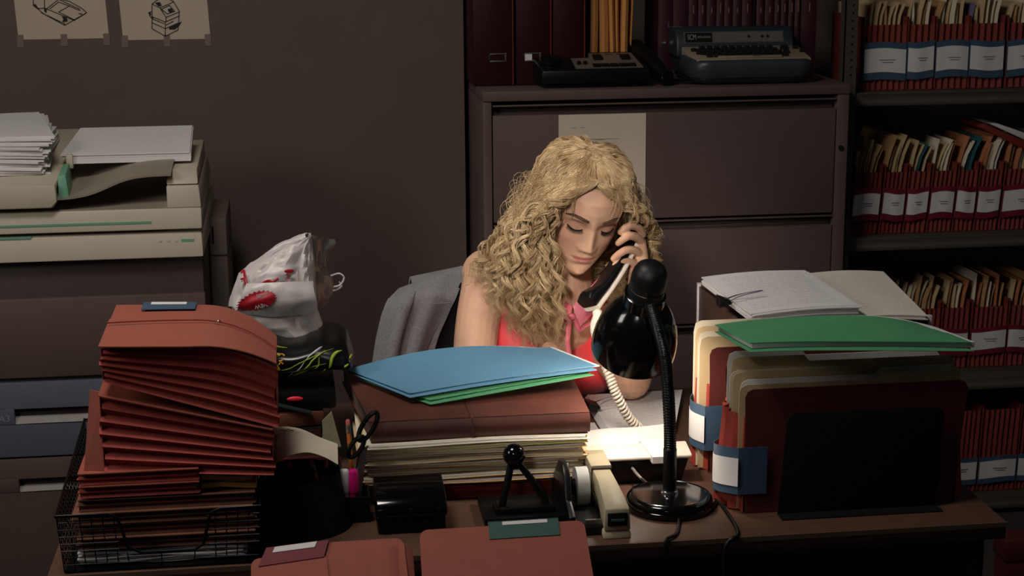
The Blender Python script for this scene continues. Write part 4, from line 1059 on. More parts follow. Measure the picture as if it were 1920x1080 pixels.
# green and blue folders on the ledger
def bent_folder(name, label, A, B, C, D, m_, lift, th, inner=None, group=None):
    """A back-left B back-right C front-right D front-left"""
    t = thing(name, label, 'folder', (A+B+C+D)/4, 0, group)
    def f(u, v, dz=0):
        p = D.lerp(C, u).lerp(A.lerp(B, u), v)
        return p+Vector((0, 0, lift(u, v)+dz))
    MB().grid(lambda u, v: f(u, v, th), 26, 10, th=.0008, tdir=(0, 0, 1)).build('front_cover', m_, t)
    MB().grid(lambda u, v: f(u, v, 0)+Vector((0, -.010*(1-v), 0)), 26, 10, th=.0008, tdir=(0, 0, 1)).build('back_cover', m_, t)
    if inner:
        MB().grid(lambda u, v: f(u*1.0, v, th-.001)+Vector((.006, inner, 0)), 26, 10, th=max(.0006, th-.0025), tdir=(0, 0, 1)).build('sheets', M_paper, t)
    return t
zt_ = ltop+.002
Dg, Cg = Pz(806, 757, zt_+.001), Pz(1112, 702, zt_+.03)
Ag, Bg = Pz(672, 712, zt_+.001), Pz(1010, 668, zt_+.03)
bent_folder('green_folder', 'green folder under the blue folder on the brown ledger', Ag, Bg, Cg, Dg, M_green, lambda u, v: .020*math.sin(math.pi*min(1, u*1.1))*v*.6+.002, .004, inner=None)
zt2 = zt_+.010
Db, Cb = Pz(768, 742, zt2), Pz(1118, 690, zt2+.030)
Ab, Bb = Pz(650, 697, zt2), Pz(1030, 655, zt2+.022)
bent_folder('blue_folder', 'sky blue folder on top of the brown ledger in front of the woman', Ab, Bb, Cb, Db, M_blue, lambda u, v: .020*math.sin(math.pi*min(1, u*1.05))*(v+.15)*.8, .004, inner=.004)

# ------------------------------------------------------------------ telephone base, cables, papers by the lamp
M_phone = mat('phone_cream', (232, 222, 206), .4, var=.02, spec=.4)
zp = DZ+.048
fl_, fr2 = Pz(1092, 866, zp), Pz(1296, 849, zp)
bl_, br_ = Pz(1100, 838, zp+.006), Pz(1288, 815, zp+.006)
fy = (fl_.y+fr2.y)/2; byk = fy-.005
t = thing('telephone', 'cream and black desk telephone base lit by the desk lamp', 'telephone', ((fl_.x+fr2.x)/2, fy+.06, DZ))
x0, x1 = fl_.x, fr2.x
MB().hexa([(x0+.012, fy+.012, DZ), (x1-.014, fy+.012, DZ), (x1-.012, byk+.045, DZ), (x0+.012, byk+.045, DZ)],
          [(x0+.004, fy+.004, zp-.006), (x1-.004, fy+.004, zp-.006), (x1-.004, byk+.045, zp+.002), (x0+.004, byk+.045, zp+.002)]).build('body', M_black, t, bevel=.003)
MB().hexa([(x0, fy, zp-.006), (x1, fy, zp-.006), (x1, byk+.05, zp+.004), (x0, byk+.05, zp+.004)],
          [(x0, fy, zp), (x1, fy, zp), (x1, byk+.05, zp+.009), (x0, byk+.05, zp+.009)]).build('top_shell', M_phone, t, bevel=.003)
xq = Py(1222, 850, fy).x
MB().hexa([(xq, fy-.006, zp-.010), (xq+.034, fy-.006, zp-.010), (xq+.034, fy+.05, zp+.002), (xq-.01, fy+.05, zp+.002)],
          [(xq, fy-.006, zp+.001), (xq+.034, fy-.006, zp+.001), (xq+.034, fy+.05, zp+.012), (xq-.01, fy+.05, zp+.012)]).build('index_tab', M_paper, t)
cbl = spline([Py(1184, 876, fy+.008), Py(1200, 895, fy-.03), Pz(1222, 913, DZ+.003), Pz(1240, 925, DZ+.0025)], 14)
MB().tube(cbl, .0024, 8).build('line_cable', M_steel if False else mat('grey_cable', (120, 112, 104), .5), t)

# papers under the elbow
zq = DZ+.001
c0, c1, c2, c3 = Pz(1142, 826, zq), Pz(1262, 815, zq), Pz(1276, 742, zq), Pz(1098, 752, zq)
rm = MB()
for k in range(6):
    j = (k-3)*.0012
    rm.grid(lambda u, v: c0.lerp(c1, u).lerp(c3.lerp(c2, u), v)+Vector((j, -j*1.5, .0022*k+.0022)), 4, 4, th=.002, tdir=(0, 0, 1))
single(rm, 'printed_papers', M_print, 'stack of printed papers under the elbow of the woman', 'paper', origin=tuple((c0+c2)/2-Vector((0, 0, 0))))
pz = zq+.0142
def binder_clip(c, rz, label, group, w_=.032, s=1.0, M=None, handle=(1, 0)):
    t = thing('binder_clip', label, 'binder clip', M.translation, 0, group)
    MB(M).prism([(-.008, 0, -.008), (.014, 0, -.002), (.014, 0, .002), (-.008, 0, .010)], (0, w_, 0)).build('spring_body', M_black, t, bevel=.001)
    for sgn in (1,):
        pts = [(.012, w_*.15, .003), (.03, w_*.3, .010), (.062, w_*.42, .016), (.070, w_*.5, .017), (.062, w_*.58, .016), (.03, w_*.7, .010), (.012, w_*.85, .003)]
        MB(M).tube(spline(pts, 24), .0011, 6).build('wire_handle', M_chrome, t)
    return t
cp = Pz(1112, 772, pz); 
M = frame(cp+Vector((0, 0, .006)), (1, .05, .0), (-.2, 1, 0))
binder_clip(None, 0, 'black binder clip on the printed papers under the elbow', None, M=M, w_=.035)
b = MB().grid(lambda u, v: Pz(lerp(1098, 1258, u), lerp(843, 828, u)-v*26, zp+.004)+Vector((0, 0, .003+.0012*math.sin(7*u)+v*.005)), 14, 4, th=.0005)
single(b, 'loose_sheet', M_paper, 'loose white sheet lying across the back of the telephone base', 'paper')
p = Pz(1106, 800, DZ+.001); single(MB().box(p.x-.02, p.x+.012, p.y-.02, p.y+.02, DZ+.0005, DZ+.002), 'paper_slip', M_paper, 'small paper slip on the desk beside the right end of the ledger', 'paper')

# ------------------------------------------------------------------ right: file pockets, bookend, tray
def side_pocket(name, label, x0, x1, y0, dep, hz, zg, bulge, lab, tape, rbow):
    t = thing(name, label, 'file pocket', ((x0+x1)/2, y0+dep/2, DZ))
    zt_ = hz
    def board(y, m_, nm, zt_, sl):
        r = .012; poly = [(x0+.004, y, DZ+.001), (x1-.016, y, DZ+.001), (x1, y+sl, zt_-r), (x1-r*.4, y+sl, zt_-r*.3), (x1-r, y+sl, zt_), (x0+r, y+sl, zt_), (x0+r*.3, y+sl, zt_-r*.3), (x0, y+sl, zt_-r)]
        MB().prism(poly, (0, .0018, 0)).build(nm, m_, t)
    board(y0, M_dredB, 'front_board', zt_, .0); board(y0+dep, M_dredB, 'back_board', zt_+.012, .0)
    n = 5
    def gus(u, v, xx=x0, s=-1):
        i = u*2*n; k = min(int(i), 2*n-1); f = i-k
        d = lerp(0 if k % 2 == 0 else .010, .010 if k % 2 == 0 else 0, f)
        return (xx-s*0+(s*bulge*math.sin(math.pi*u)*(1-.45*v)+d*(-s)), lerp(y0+.001, y0+dep, u), lerp(DZ+.002, zg, v))
    MB().grid(gus, 4*n, 5, th=.001, tdir=(-1, 0, 0)).build('gusset', M_dredin, t)
    MB().grid(lambda u, v: gus(u, v, x1-.01, 1), 4*n, 5, th=.001, tdir=(1, 0, 0)).build('gusset', M_dredin, t)
    MB().box(x0, x1-.012, y0, y0+dep, DZ+.0005, DZ+.0015).build('bottom', M_dredB, t)
    z0_, z1_ = lab
    def lb_(za, zb2, off, ua=0.0, ub=1.0):
        def fn(u, v):
            z_ = lerp(za, zb2, v); uu = lerp(ua, ub, u)
            # wraps: front board (uu 0..0.3) then round the left end
            if uu < .3: return (x0+.035*(1-uu/.3)-.0, y0-.0015-off, z_)
            q = (uu-.3)/.7
            return (x0-.002-off-bulge*math.sin(math.pi*min(1, q*.9+.05))*(.9), y0-.0015-off+q*dep*.95, z_-.012*q*rbow)
        return fn
    band = MB().grid(lb_(z0_, z1_, .002), 26, 3, th=.0008).build('label_band', tape, t)
    h = z1_-z0_
    MB().grid(lb_(z0_+h*.18, z1_-h*.22, .0035, .30, .98), 20, 3, th=.0006).build('paper_label', M_paper, band)
    return t
M_dredB = mat('pocket_board', (94, 34, 28), .75, var=.06); M_dredin = mat('pocket_gusset', (150, 54, 40), .75, var=.1)
def inner_folders(n, x0, x1, y0, y1, zlo, zhi, who, pal, shift=0.0):
    for k in range(n):
        f = (k+.5)/n; y = lerp(y0, y1, f); top = lerp(zlo, zhi, f)+random.uniform(-.003, .004)
        xa = x0+random.uniform(-.004, .004)+shift*f; xb = x1+random.uniform(-.006, .004)
        tabx = random.choice((.0, .33, .64)) 
        w_ = xb-xa
        a, c = xa+w_*tabx, xa+w_*(tabx+.34)
        poly = [(xa, y, DZ+.004), (xb-.014, y, DZ+.004), (xb, y, top-.012), (xb-.006, y, top-.003), (xb-.012, y, top)]
        if tabx < .6: poly += [(c+.008, y, top), (c, y, top+.010)]
        else: poly = poly[:3]+[(xb-.002, y, top+.004), (xb-.01, y, top+.010)]
        if tabx > .1: poly += [(a, y, top+.010), (a-.008, y, top), (xa+.012, y, top), (xa+.003, y, top-.004), (xa, y, top-.012)]
        else: poly += [(a+.012, y, top+.010), (a+.003, y, top+.006), (xa, y, top-.008)]
        t = thing('manila_folder', f'{"white-edged" if pal[k % len(pal)] is M_paper else "manila"} folder in {who}, {["nearest", "second", "third", "fourth", "fifth", "sixth", "farthest"][k if k < n-1 else 6]} to the front', 'folder', ((xa+xb)/2, y, DZ+.004), 0, 'folders in '+who)
        MB().prism(poly, (0, .0012, 0)).build('cover', pal[k % len(pal)], t)
        MB().box(xa+.01, xb-.018, y+.0014, y+.007, DZ+.005, top-.004).build('sheets', M_paper, t)
bxL, bxR = Py(1395, 850, 2.30).x, Py(1816, 720, 2.30).x
zB = Py(1600, 722, 2.30).z
side_pocket('file_pocket', 'large dark red file pocket at the right front of the desk, under the green folder', bxL, bxR, 2.30, .115, zB, DZ+.150, .030, (Py(1400, 925, 2.30).z, Py(1400, 838, 2.30).z), M_bluetape, 1.6)
random.seed(31)
inner_folders(6, bxL-.002, bxR-.004, 2.306, 2.405, zB+.005, zB+.022, 'the large pocket beside the bookend', [M_manila, M_paper, M_manila, M_cream], shift=-.004)
axL, axR = Py(1342, 800, 2.49).x-.012, Py(1700, 700, 2.49).x
zA = Py(1340, 652, 2.49).z
side_pocket('file_pocket', 'red file pocket with blue-banded label behind the large pocket, by the lamp', axL, axR, 2.49, .085, zA, Py(1300, 712, 2.53).z, .018, (Py(1300, 845, 2.49).z, Py(1300, 762, 2.49).z), M_bluetape, .0)
inner_folders(5, axL-.012, axR-.006, 2.497, 2.57, zA+.004, zA+.016, 'the red pocket by the lamp', [M_manila, M_cream, M_manila])
# bookend
k0, k1 = Py(1466, 960, 2.285), Py(1772, 770, 2.285)
zk = Py(1600, 771, 2.285).z
poly = [(k0.x-.006, 2.287, DZ+.001), (k1.x-.006, 2.287, DZ+.001)]
for cx, cz, a0 in ((k1.x-.016, zk-.016, 0), (k0.x+.016+.004, zk-.016, 90)):
    for j in range(7):
        a = R(a0+90*j/6); poly.append((cx+.016*math.cos(a), 2.287, cz+.016*math.sin(a)))
t = thing('bookend', 'black metal bookend plate standing against the large red pocket', 'bookend', ((k0.x+k1.x)/2, 2.287, DZ))
MB().prism(poly, (0, .0022, 0)).build('plate', M_mattblack, t, bevel=.0005)
MB().box(k0.x-.006, k1.x-.004, 2.262, 2.2885, DZ+.0002, DZ+.002).build('foot', M_mattblack, t)
# green folder on the pocket
zg_ = zB+.022
Dg, Cg = Py(1404, 652, 2.285), Py(1822, 655, 2.285)
Ag, Bg = Pz(1340, 617, Dg.z+.004), Pz(1750, 607, Dg.z+.006)
def lift(u, v): return -.016*max(0, u-.62)**2/.14*v+.006*math.sin(math.pi*u)*v-.004*(1-u)**6
bent_folder('green_folder', 'wide green folder lying across the file pockets on the right', Ag, Bg, Cg, Dg, M_green, lift, .011, inner=.004)
for q in ():
    pass
# letter tray box with papers
zb2 = .955
bl, blf = Pz(1310, 536, zb2), None
br = Pz(1742, 597, zb2)
yb_, xl_ = bl.y, bl.x
yf_ = br.y; xr2 = br.x
M_wood = mat('walnut_laminate', (74, 52, 44), .5, var=.25, scale=10, stretch=(8, 8, 1))
t = thing('letter_tray', 'dark woodgrain letter tray box heaped with papers at the right rear of the desk', 'tray', ((xl_+xr2)/2, (yf_+yb_)/2, DZ))
for nm, bx_ in (('side_panel', (xl_, xl_+.008, yf_, yb_, DZ, zb2)), ('side_panel', (xr2-.008, xr2, yf_, yb_, DZ, zb2)), ('back_panel', (xl_+.008, xr2-.008, yb_-.008, yb_, DZ, zb2)), ('front_panel', (xl_+.008, xr2-.008, yf_, yf_+.008, DZ, zb2-.04)), ('floor_panel', (xl_+.008, xr2-.008, yf_+.008, yb_-.008, DZ, DZ+.006)), ('shelf', (xl_+.008, xr2-.008, yf_+.008, yb_-.008, zb2-.05, zb2-.042))):
    MB().box(*bx_).build(nm, M_wood, t, bevel=.001)
for (x, y) in ((xl_, yb_), (xr2, yf_), (xl_, yf_), (xr2-.15, yb_)): MB().box(x-.003, x+.004, y-.004, y+.003, DZ, zb2+.006).build('corner_post', M_whitep, t, bevel=.0005)
M_note2 = text_paper('printed_ivory_paper', (222, 216, 206), rows=30, ink=.25)
random.seed(12)
def sheaf(name, cs, n, th, label, m_, fold=0):
    A, B, C, D = cs
    rm = MB()
    for k in range(n):
        j = Vector((random.uniform(-.003, .003), random.uniform(-.003, .003), 0)); dz = th*k/n
        rm.grid(lambda u, v: D.lerp(C, u).lerp(A.lerp(B, u), v)+j+Vector((0, 0, dz+.004*math.sin(math.pi*u))), 8, 6, th=th/n*.85, tdir=(0, 0, 1))
    return single(rm, name, m_, label, 'paper')
z5 = zb2+.002
sheaf('paper_sheaf', (Pz(1510, 520, z5+.004), Pz(1655, 516, z5+.004), Pz(1738, 600, z5), Pz(1560, 606, z5)), 5, .009, 'sheaf of papers at the right side on top of the letter tray', M_note2)
z6 = z5+.009
sheaf('printed_sheaf', (Pz(1318, 534, z6), Pz(1512, 521, z6+.010), Pz(1612, 588, z6+.006), Pz(1410, 604, z6-.004)), 8, .016, 'clipped sheaf of printed pages on top of the letter tray', M_print)
M = frame(Pz(1367, 572, z6+.006)+Vector((-.012, -.012, .006)), (1, -.05, 0), (-.25, 1, 0))
binder_clip(None, 0, 'black binder clip with silver handle on the sheaf in the letter tray', None, M=M, w_=.03)
b = MB().prism([tuple(Py(x, y, yb_+.004)) for x, y in ((1470, 545), (1560, 545), (1545, 520), (1510, 513), (1480, 520))], (0, .004, 0))
single(b, 'red_folder', M_red, 'terracotta folder peeking up behind the papers of the letter tray', 'folder')

# ------------------------------------------------------------------ gooseneck lamp
lb = Vector((.550, 2.346, DZ))
t = thing('desk_lamp', 'black gooseneck desk lamp, lit, standing at the front of the desk', 'lamp', lb)
T = Matrix.Translation(lb)
MB().lathe([(.066, .0), (.067, .004), (.0665, .010), (.0655, .011), (.0665, .012), (.0655, .017), (.062, .021), (.058, .0225), (.057, .0215), (.053, .0218), (.012, .0225), (0, .0225)], 64, M=T).build('base', M_gloss, t)
MB().lathe([(.0135, .022), (.0135, .026), (.0125, .028)], 24, M=T).build('collar', M_chrome, t)
pb = T @ Vector((0, 0, .024))
nk_ = spline([pb, pb+Vector((0, 0, .05)), Py(1256, 800, 2.345), Py(1252, 725, 2.340), Py(1245, 660, 2.330), Py(1233, 612, 2.325), Py(1219, 568, 2.328)], 260)
rad = [.0105 if i < 60 else .0094+.0007*math.sin(i*2.1) for i in range(len(nk_))]
MB().tube(nk_, rad, 14).build('gooseneck', M_black, t)
Pc = Py(1217, 522, 2.352)
ax_ = Vector((.05, -.50, .85)).normalized()      # from the opening towards the cap
Po = Pc - ax_*.150
best = None
ML = frame(Po, ax_.cross(Vector((0, 0, 1))), ax_.cross(ax_.cross(Vector((0, 0, 1)))))
if (ML.to_3x3() @ Vector((0, 0, 1))).dot(ax_) < 0: ML = ML @ Matrix.Rotation(math.pi, 4, 'X')
shade = MB().lathe([(.0610, .002), (.0650, .0), (.0658, .012), (.0645, .03), (.0600, .052), (.0520, .072), (.0415, .088), (.0335, .096), (.0315, .098), (.0315, .118), (.0285, .120), (.0265, .120)], 64, M=ML, caps=False)
shade.lathe([(.0265, .120), (.0262, .117), (.0300, .095), (.039, .086), (.0496, .070), (.0575, .051), (.062, .03), (.0632, .012), (.0610, .002)], 64, mi=1, M=ML, caps=False)
M_lining = mat('shade_lining', (225, 222, 215), .5)
shade.build('lamp_shade', [M_gloss, M_lining], t)
MB().lathe([(.0275, .112), (.0278, .134), (.0268, .135), (.0275, .136), (.0275, .150), (.0262, .160), (.0225, .169), (.016, .175), (.008, .178), (0, .1785)], 48, M=ML).build('cap', M_mattsat if 'M_mattsat' in globals() else mat('black_satin', (16, 16, 16), .45, spec=.35), t)
M_bulb = mat('bulb_glow', (255, 240, 215), .5, emit=((255, 226, 180), 6))
MB().ball((0, 0, .045), (.019, .019, .022), 20, M=ML).lathe([(.012, .062), (.012, .112)], 20, M=ML).build('bulb', M_bulb, t)
pl = bpy.data.lights.new('bulb_light', 'SPOT'); pl.energy = 2.7; pl.color = (1, .87, .75); pl.shadow_soft_size = .018; pl.spot_size = R(160); pl.spot_blend = .5
plo = bpy.data.objects.new('bulb_light', pl); COL.objects.link(plo); plo.location = ML @ Vector((0, 0, .018)); plo.rotation_euler = (-ax_).to_track_quat('-Z', 'Y').to_euler()
# its cables over the front edge
c1 = spline([lb+Vector((.058, -.03, .006)), Pz(1345, 940, DZ+.004), Pz(1362, 960, DZ+.004), (Pz(1385, 1003, DZ+.002)+Vector((0, .004, 0))), Vector((.600, 2.204, DZ-.02)), Vector((.606, 2.203, DZ-.16))], 30)
MB().tube(c1, .0032, 8).build('power_cord', M_black, t)
c2 = spline([lb+Vector((-.0, -.066, .006)), Pz(1268, 1000, DZ+.0035), Vector((.513, 2.206, DZ+.001)), Vector((.516, 2.203, DZ-.03)), Vector((.522, 2.203, DZ-.16))], 30)
MB().tube(c2, .0026, 8).build('power_cord', M_black, t)

# ------------------------------------------------------------------ pile at the left rear of the desk
ya = 2.60
x0, x1 = Py(500, 820, ya).x, Py(618, 820, ya).x
M_bookred = mat('book_dark_red', (92, 34, 32), .6, var=.1)
for k in range(2):
    t = thing('book', ['dark red book lying on the desk behind the curled paper', 'dark red book under the crumpled white paper, on another dark red book'][k], 'book', ((x0+x1)/2, ya+.1, DZ+.019*k), 0, 'dark red books under the black pile')
    z0_ = DZ+.001+.019*k; dx = .006*k
    MB().box(x0-dx, x1-dx, ya, ya+.2, z0_, z0_+.002).box(x0-dx, x1-dx, ya, ya+.2, z0_+.016, z0_+.018).box(x0-dx, x0-dx+.002, ya, ya+.2, z0_+.002, z0_+.016).build('cover', M_bookred, t)
    MB().box(x0-dx+.002, x1-dx-.003, ya+.003, ya+.197, z0_+.002, z0_+.016).build('pages', M_brown, t)
zt_ = DZ+.0395
b = MB().grid(lambda u, v: (lerp(x0+.03, x1+.002, u), lerp(ya-.004, ya+.06, v), zt_+.006+.006*noise.noise((u*6, v*5, 2.2))), 16, 8, th=.0008)
b.grid(lambda u, v: (lerp(x0+.05, x1-.004, u), lerp(ya-.002, ya+.05, v), zt_+.013+.006*noise.noise((u*7, v*5, 7.2))), 16, 8, th=.0008)
single(b, 'crumpled_paper', M_paper, 'crumpled white paper on the dark red books behind the curled paper', 'paper')
zb_ = zt_+.020
xb0, xb1 = Py(508, 755, ya).x, Py(607, 755, ya).x
t = thing('cassette_box', 'dark book-like case lying under the small box with red flash', 'case', ((xb0+xb1)/2, ya+.09, zb_))
MB().box(xb0-.01, xb1-.004, ya+.004, ya+.2, zb_-.006, zb_+.012).build('shell', M_mattblack, t, bevel=.002)
MB().box(xb0-.008, xb1-.006, ya+.0025, ya+.005, zb_-.002, zb_+.009).build('spine', mat('dim_maroon', (62, 22, 24), .6), t)
zb2_ = zb_+.0135
t = thing('small_box', 'small brown box with a bright red flash in the black pile', 'box', ((xb0+xb1)/2, ya+.06, zb2_))
MB().hexa([(xb0, ya, zb2_), (xb1, ya+.012, zb2_), (xb1-.01, ya+.1, zb2_), (xb0, ya+.1, zb2_)], [(xb0, ya, zb2_+.024), (xb1, ya+.012, zb2_+.024), (xb1-.01, ya+.1, zb2_+.026), (xb0, ya+.1, zb2_+.026)]).build('carton', mat('box_brown', (112, 66, 48), .6), t, bevel=.0015)
pr = Py(553, 750, ya)
MB().ball((pr.x, ya+.006, pr.z), (.013, .0028, .0042), 16).build('red_flash', mat('flash_red', (225, 40, 62), .4), t)
zb3 = zb2_+.0275
xc1 = Py(640, 720, ya+.02).x
t = thing('black_case', 'black flat case under the patterned bag at the left rear of the desk', 'case', ((xb0+xc1)/2, ya+.12, zb3))
MB().box(xb0-.06, xc1-.01, ya+.01, ya+.26, zb3, zb3+.030).build('shell', M_black, t, bevel=.004)
MB().tube([(xb0-.02, ya+.006, zb3+.02), (xc1-.05, ya+.004, zb3-.004)], .004, 8).build('strap', mat('dark_green_strap', (18, 34, 26), .5), t)
pn0, pn1 = Py(602, 768, ya+.03), Py(612, 716, ya+.03)
b = MB().hexa([(pn0.x, ya+.03, DZ+.001), (pn0.x+.014, ya+.03, DZ+.001), (pn0.x+.014, ya+.14, DZ+.001), (pn0.x, ya+.14, DZ+.001)], [(pn0.x+.002, ya+.03, pn1.z-.02), (pn0.x+.012, ya+.03, pn1.z-.02), (pn0.x+.012, ya+.14, pn1.z-.02), (pn0.x+.002, ya+.14, pn1.z-.02)])
b = MB().prism([tuple(Py(x, y, ya-.03)) for x, y in ((604, 790), (622, 772), (640, 838), (606, 838))], (0, .003, 0))
single(b, 'note_card', mat('pale_green_card', (178, 176, 140), .75), 'pale greenish card standing behind the orange pencil of the pen cup', 'card')
# black patterned tote
M_tote = mat('tote_black_vinyl', (13, 13, 13), .28, var=.1, bump=.3, bscale=30)
M_lime = mat('lime_print', (150, 172, 50), .5)
zt0 = zb3+.031
top_ = spline([Py(425, 600, 2.72), Py(480, 608, 2.72), Py(540, 632, 2.70), Py(610, 622, 2.70), Py(650, 632, 2.70), Py(664, 660, 2.70)], 30)
bot_ = spline([Py(425, 690, 2.64), Py(480, 715, 2.64), Py(540, 712, 2.64), Py(610, 702, 2.64), Py(648, 694, 2.66), Py(662, 676, 2.70)], 30)
def tote(u, a, off=0.0):
    i = min(int(u*30), 29); f = u*30-i
    tp_, bt_ = top_[i].lerp(top_[i+1], f), bot_[i].lerp(bot_[i+1], f)
    c = (tp_+bt_)/2; h = max(.004, (tp_.z-bt_.z)/2); d = .10*math.sqrt(max(.02, 1-max(0, (u-.8)/.2)**2))
    s, co = math.sin(a), math.cos(a)
    rr = 1+.05*noise.noise((u*7, a*1.5, 1.0))
    crease = -.10*math.exp(-((a-3.55)/.12)**2)*min(1, u*3) 
    return Vector((c.x+off*0, 2.72+(d+off)*math.copysign(abs(co)**.8, co)*rr*(1+crease), max(zt0+.0004, c.z+(h+off)*math.copysign(abs(s)**.7, s)*rr)))
tt = thing('tote_bag', 'shiny black tote bag with lime leaf print lying under the white plastic bag', 'bag', (tote(.6, 0).x, 2.72, zt0))
b = MB().grid(lambda u, v: tote(u, 2*math.pi*v), 40, 48)
b.add([tote(0, 2*math.pi*k/24) for k in range(24)], [tuple(range(24))]).add([tote(1, 2*math.pi*k/24) for k in range(24)], [tuple(reversed(range(24)))])
b.build('bag_body', M_tote, tt)
def strk(pts, w_, m_, nm):
    P = [tote(u, a, .0012) for u, a in spline([(x, y, 0) for x, y in pts], 14) for u, a in [(u, a)]] if False else [tote(q.x, q.y, .0012) for q in spline([(x, y, 0) for x, y in pts], 14)]
    ws = [.7*w_*math.sin(math.pi*(.08+.84*i/14)) for i in range(15)]
    return P, ws
b = MB()
for pts, w_ in (([(.45, 3.5), (.52, 3.1), (.60, 2.7)], .0022), ([(.50, 3.55), (.55, 3.3), (.56, 3.0)], .0018), ([(.62, 3.45), (.64, 3.1), (.68, 2.8), (.74, 2.6)], .004), ([(.76, 3.6), (.77, 3.35), (.82, 3.15)], .003), ([(.42, 3.9), (.45, 3.7), (.5, 3.6)], .0028),
                ([(.35, 3.3), (.5, 3.0), (.66, 2.6)], .0012), ([(.30, 3.6), (.45, 3.35), (.6, 3.2)], .001), ([(.84, 2.9), (.88, 2.6), (.93, 2.4)], .003), ([(.2, 2.4), (.3, 2.35), (.4, 2.3)], .003), ([(.57, 3.95), (.58, 3.75), (.60, 3.6)], .002)):
    P, ws = strk(pts, w_, M_lime, ''); b.tube(P, ws, 6)
b.build('lime_print', M_lime, tt)
b = MB()
for pts, w_ in (([(.40, 3.9), (.44, 3.4), (.52, 2.8)], .0014), ([(.5, 2.9), (.55, 2.65), (.58, 2.5)], .003), ([(.1, 2.5), (.2, 2.45), (.3, 2.5)], .003)):
    P, ws = strk(pts, w_, M_lime, ''); b.tube(P, ws, 6)
b.build('white_print', M_whitep, tt)['kind'] = 'stuff'
b = MB(); random.seed(4)
for k in range(16):
    u, a = random.uniform(.22, .36), random.uniform(2.6, 3.2); P = [tote(u+.012*j, a+random.uniform(-.08, .08), .0016) for j in range(3)]
    b.tube(P, random.uniform(.0012, .0026), 5)
b.build('gold_print', mat('gold_print', (176, 130, 30), .35), tt)
# white plastic shopping bag
def poly_at(pl, y):                            # x of a polyline at photograph height y
    for (xa, ya_), (xb, yb2) in zip(pl, pl[1:]):
        if min(ya_, yb2) <= y <= max(ya_, yb2) and ya_ != yb2: return xa+(xb-xa)*(y-ya_)/(yb2-ya_)
    return pl[-1][0] if abs(y-pl[-1][1]) < abs(y-pl[0][1]) else pl[0][0]
Lp = [(440, 604), (430, 590), (428, 565), (436, 540), (447, 512), (466, 497), (500, 472), (530, 456), (562, 444), (572, 441)]
Rp = [(598, 634), (606, 612), (596, 585), (594, 560), (592, 530), (592, 505), (588, 470), (584, 441)]
YB = 2.76
def bag(v, a):
    yy = lerp(634, 441, v); xl = poly_at(Lp, yy) if yy < 604 else lerp(440, 520, (yy-604)/30); xr = poly_at(Rp, yy)
    Pl, Pr = Py(xl, yy, YB), Py(xr, yy, YB); c = (Pl+Pr)/2; hw = (Pr.x-Pl.x)/2
    d = .055*math.sin(math.pi*min(.96, .30+.62*v))+.006
    nz_ = noise.noise((math.cos(a)*3+v*2, math.sin(a)*3, v*7)); nz2 = noise.noise((math.cos(a)*7, v*16, math.sin(a)*7+5))
    dep = d*(1+.22*nz_+.12*nz2)
    s_, co = math.sin(a), math.cos(a)
    return Vector((c.x+hw*math.copysign(abs(co)**.7, co), YB+dep*s_, c.z+.004*nz2))
M_bag = mat('white_plastic_film', (196, 190, 188), .38, var=.03, bump=.35, bscale=40)
M_film = mat('clear_plastic_film', (150, 145, 140), .2, trans=.55, var=.03, bump=.3, bscale=60)
t = thing('plastic_bag', 'white plastic shopping bag with red starburst on the patterned tote', 'bag', (Py(530, 634, YB).x, YB, Py(530, 634, YB).z))
b = MB().grid(lambda u, v: bag(u, 2*math.pi*v), 40, 60)
b.add([bag(0, 2*math.pi*k/40) for k in range(40)], [tuple(range(40))])
b.build('bag_body', M_bag, t)
# folded lower panel in front
def fold(u, v, off=0):
    yt = lerp(532, 527, u); yb2 = lerp(594, 590, u)-10*math.sin(u*9)*(1-u)*.4
    yy = lerp(yb2, yt, v); xl = lerp(440, 462, v) ; xr = 590+3*math.sin(v*5)
    P = Py(lerp(xl, xr, u), yy, YB-.055-.012*math.sin(math.pi*v)-.010*math.sin(math.pi*u)+.004*noise.noise((u*5, v*4, 3))-off)
    return P
MB().grid(lambda u, v: fold(u, v), 30, 10, th=-.0006).build('folded_panel', M_bag, t)
MB().grid(lambda u, v: Py(lerp(536, 596, u), lerp(628, 594, v), YB-.040-.012*math.sin(math.pi*u)), 10, 6, th=-.0006).build('lower_panel', M_bag, t)
M_redprint = mat('bag_red_print', (172, 18, 40), .5)
b = MB(); cxp, cyp = 482, 565
vs = []; RN = 6
for q in range(RN+1):
    for k in range(48):
        a = 2*math.pi*k/48; r_ = (q/RN)*(1.0 if k % 2 or q < RN-1 else .82)
        x = 38*r_*math.cos(a); y = 20*r_*math.sin(a); ca, sa = math.cos(R(-14)), math.sin(R(-14))
        px, py = cxp+x*ca-y*sa, cyp+x*sa+y*ca
        vs.append(fold((px-451)/139, (594-py)/64, .0022))
b.add(vs, [(q*48+k, (q+1)*48+k, (q+1)*48+(k+1) % 48, q*48+(k+1) % 48) for q in range(RN) for k in range(48)])
sb = b.build('starburst', M_redprint, t)
for px, py, tx, sz, ro in ((490, 555, 'BEST', .0095, 10), (492, 575, 'NEW', .0095, 190)):
    c = fold((px-451)/139, (594-py)/64, .0045)
    M = frame(c, (math.cos(R(ro)), 0, math.sin(R(ro))), (-math.sin(R(ro)), 0, math.cos(R(ro))))
    text_mesh('lettering', tx, sz, M, M_bag, sb)
def onbag(px, py, off=.0015):
    # front surface point of the bag under the given photograph point
    v = (634-py)/193; best = min((abs(bag(v, a).x-Py(px, py, YB).x), a) for a in [math.pi+math.pi*k/60 for k in range(61)])[1]
    q = bag(v, best); q.y -= off+.004; return q
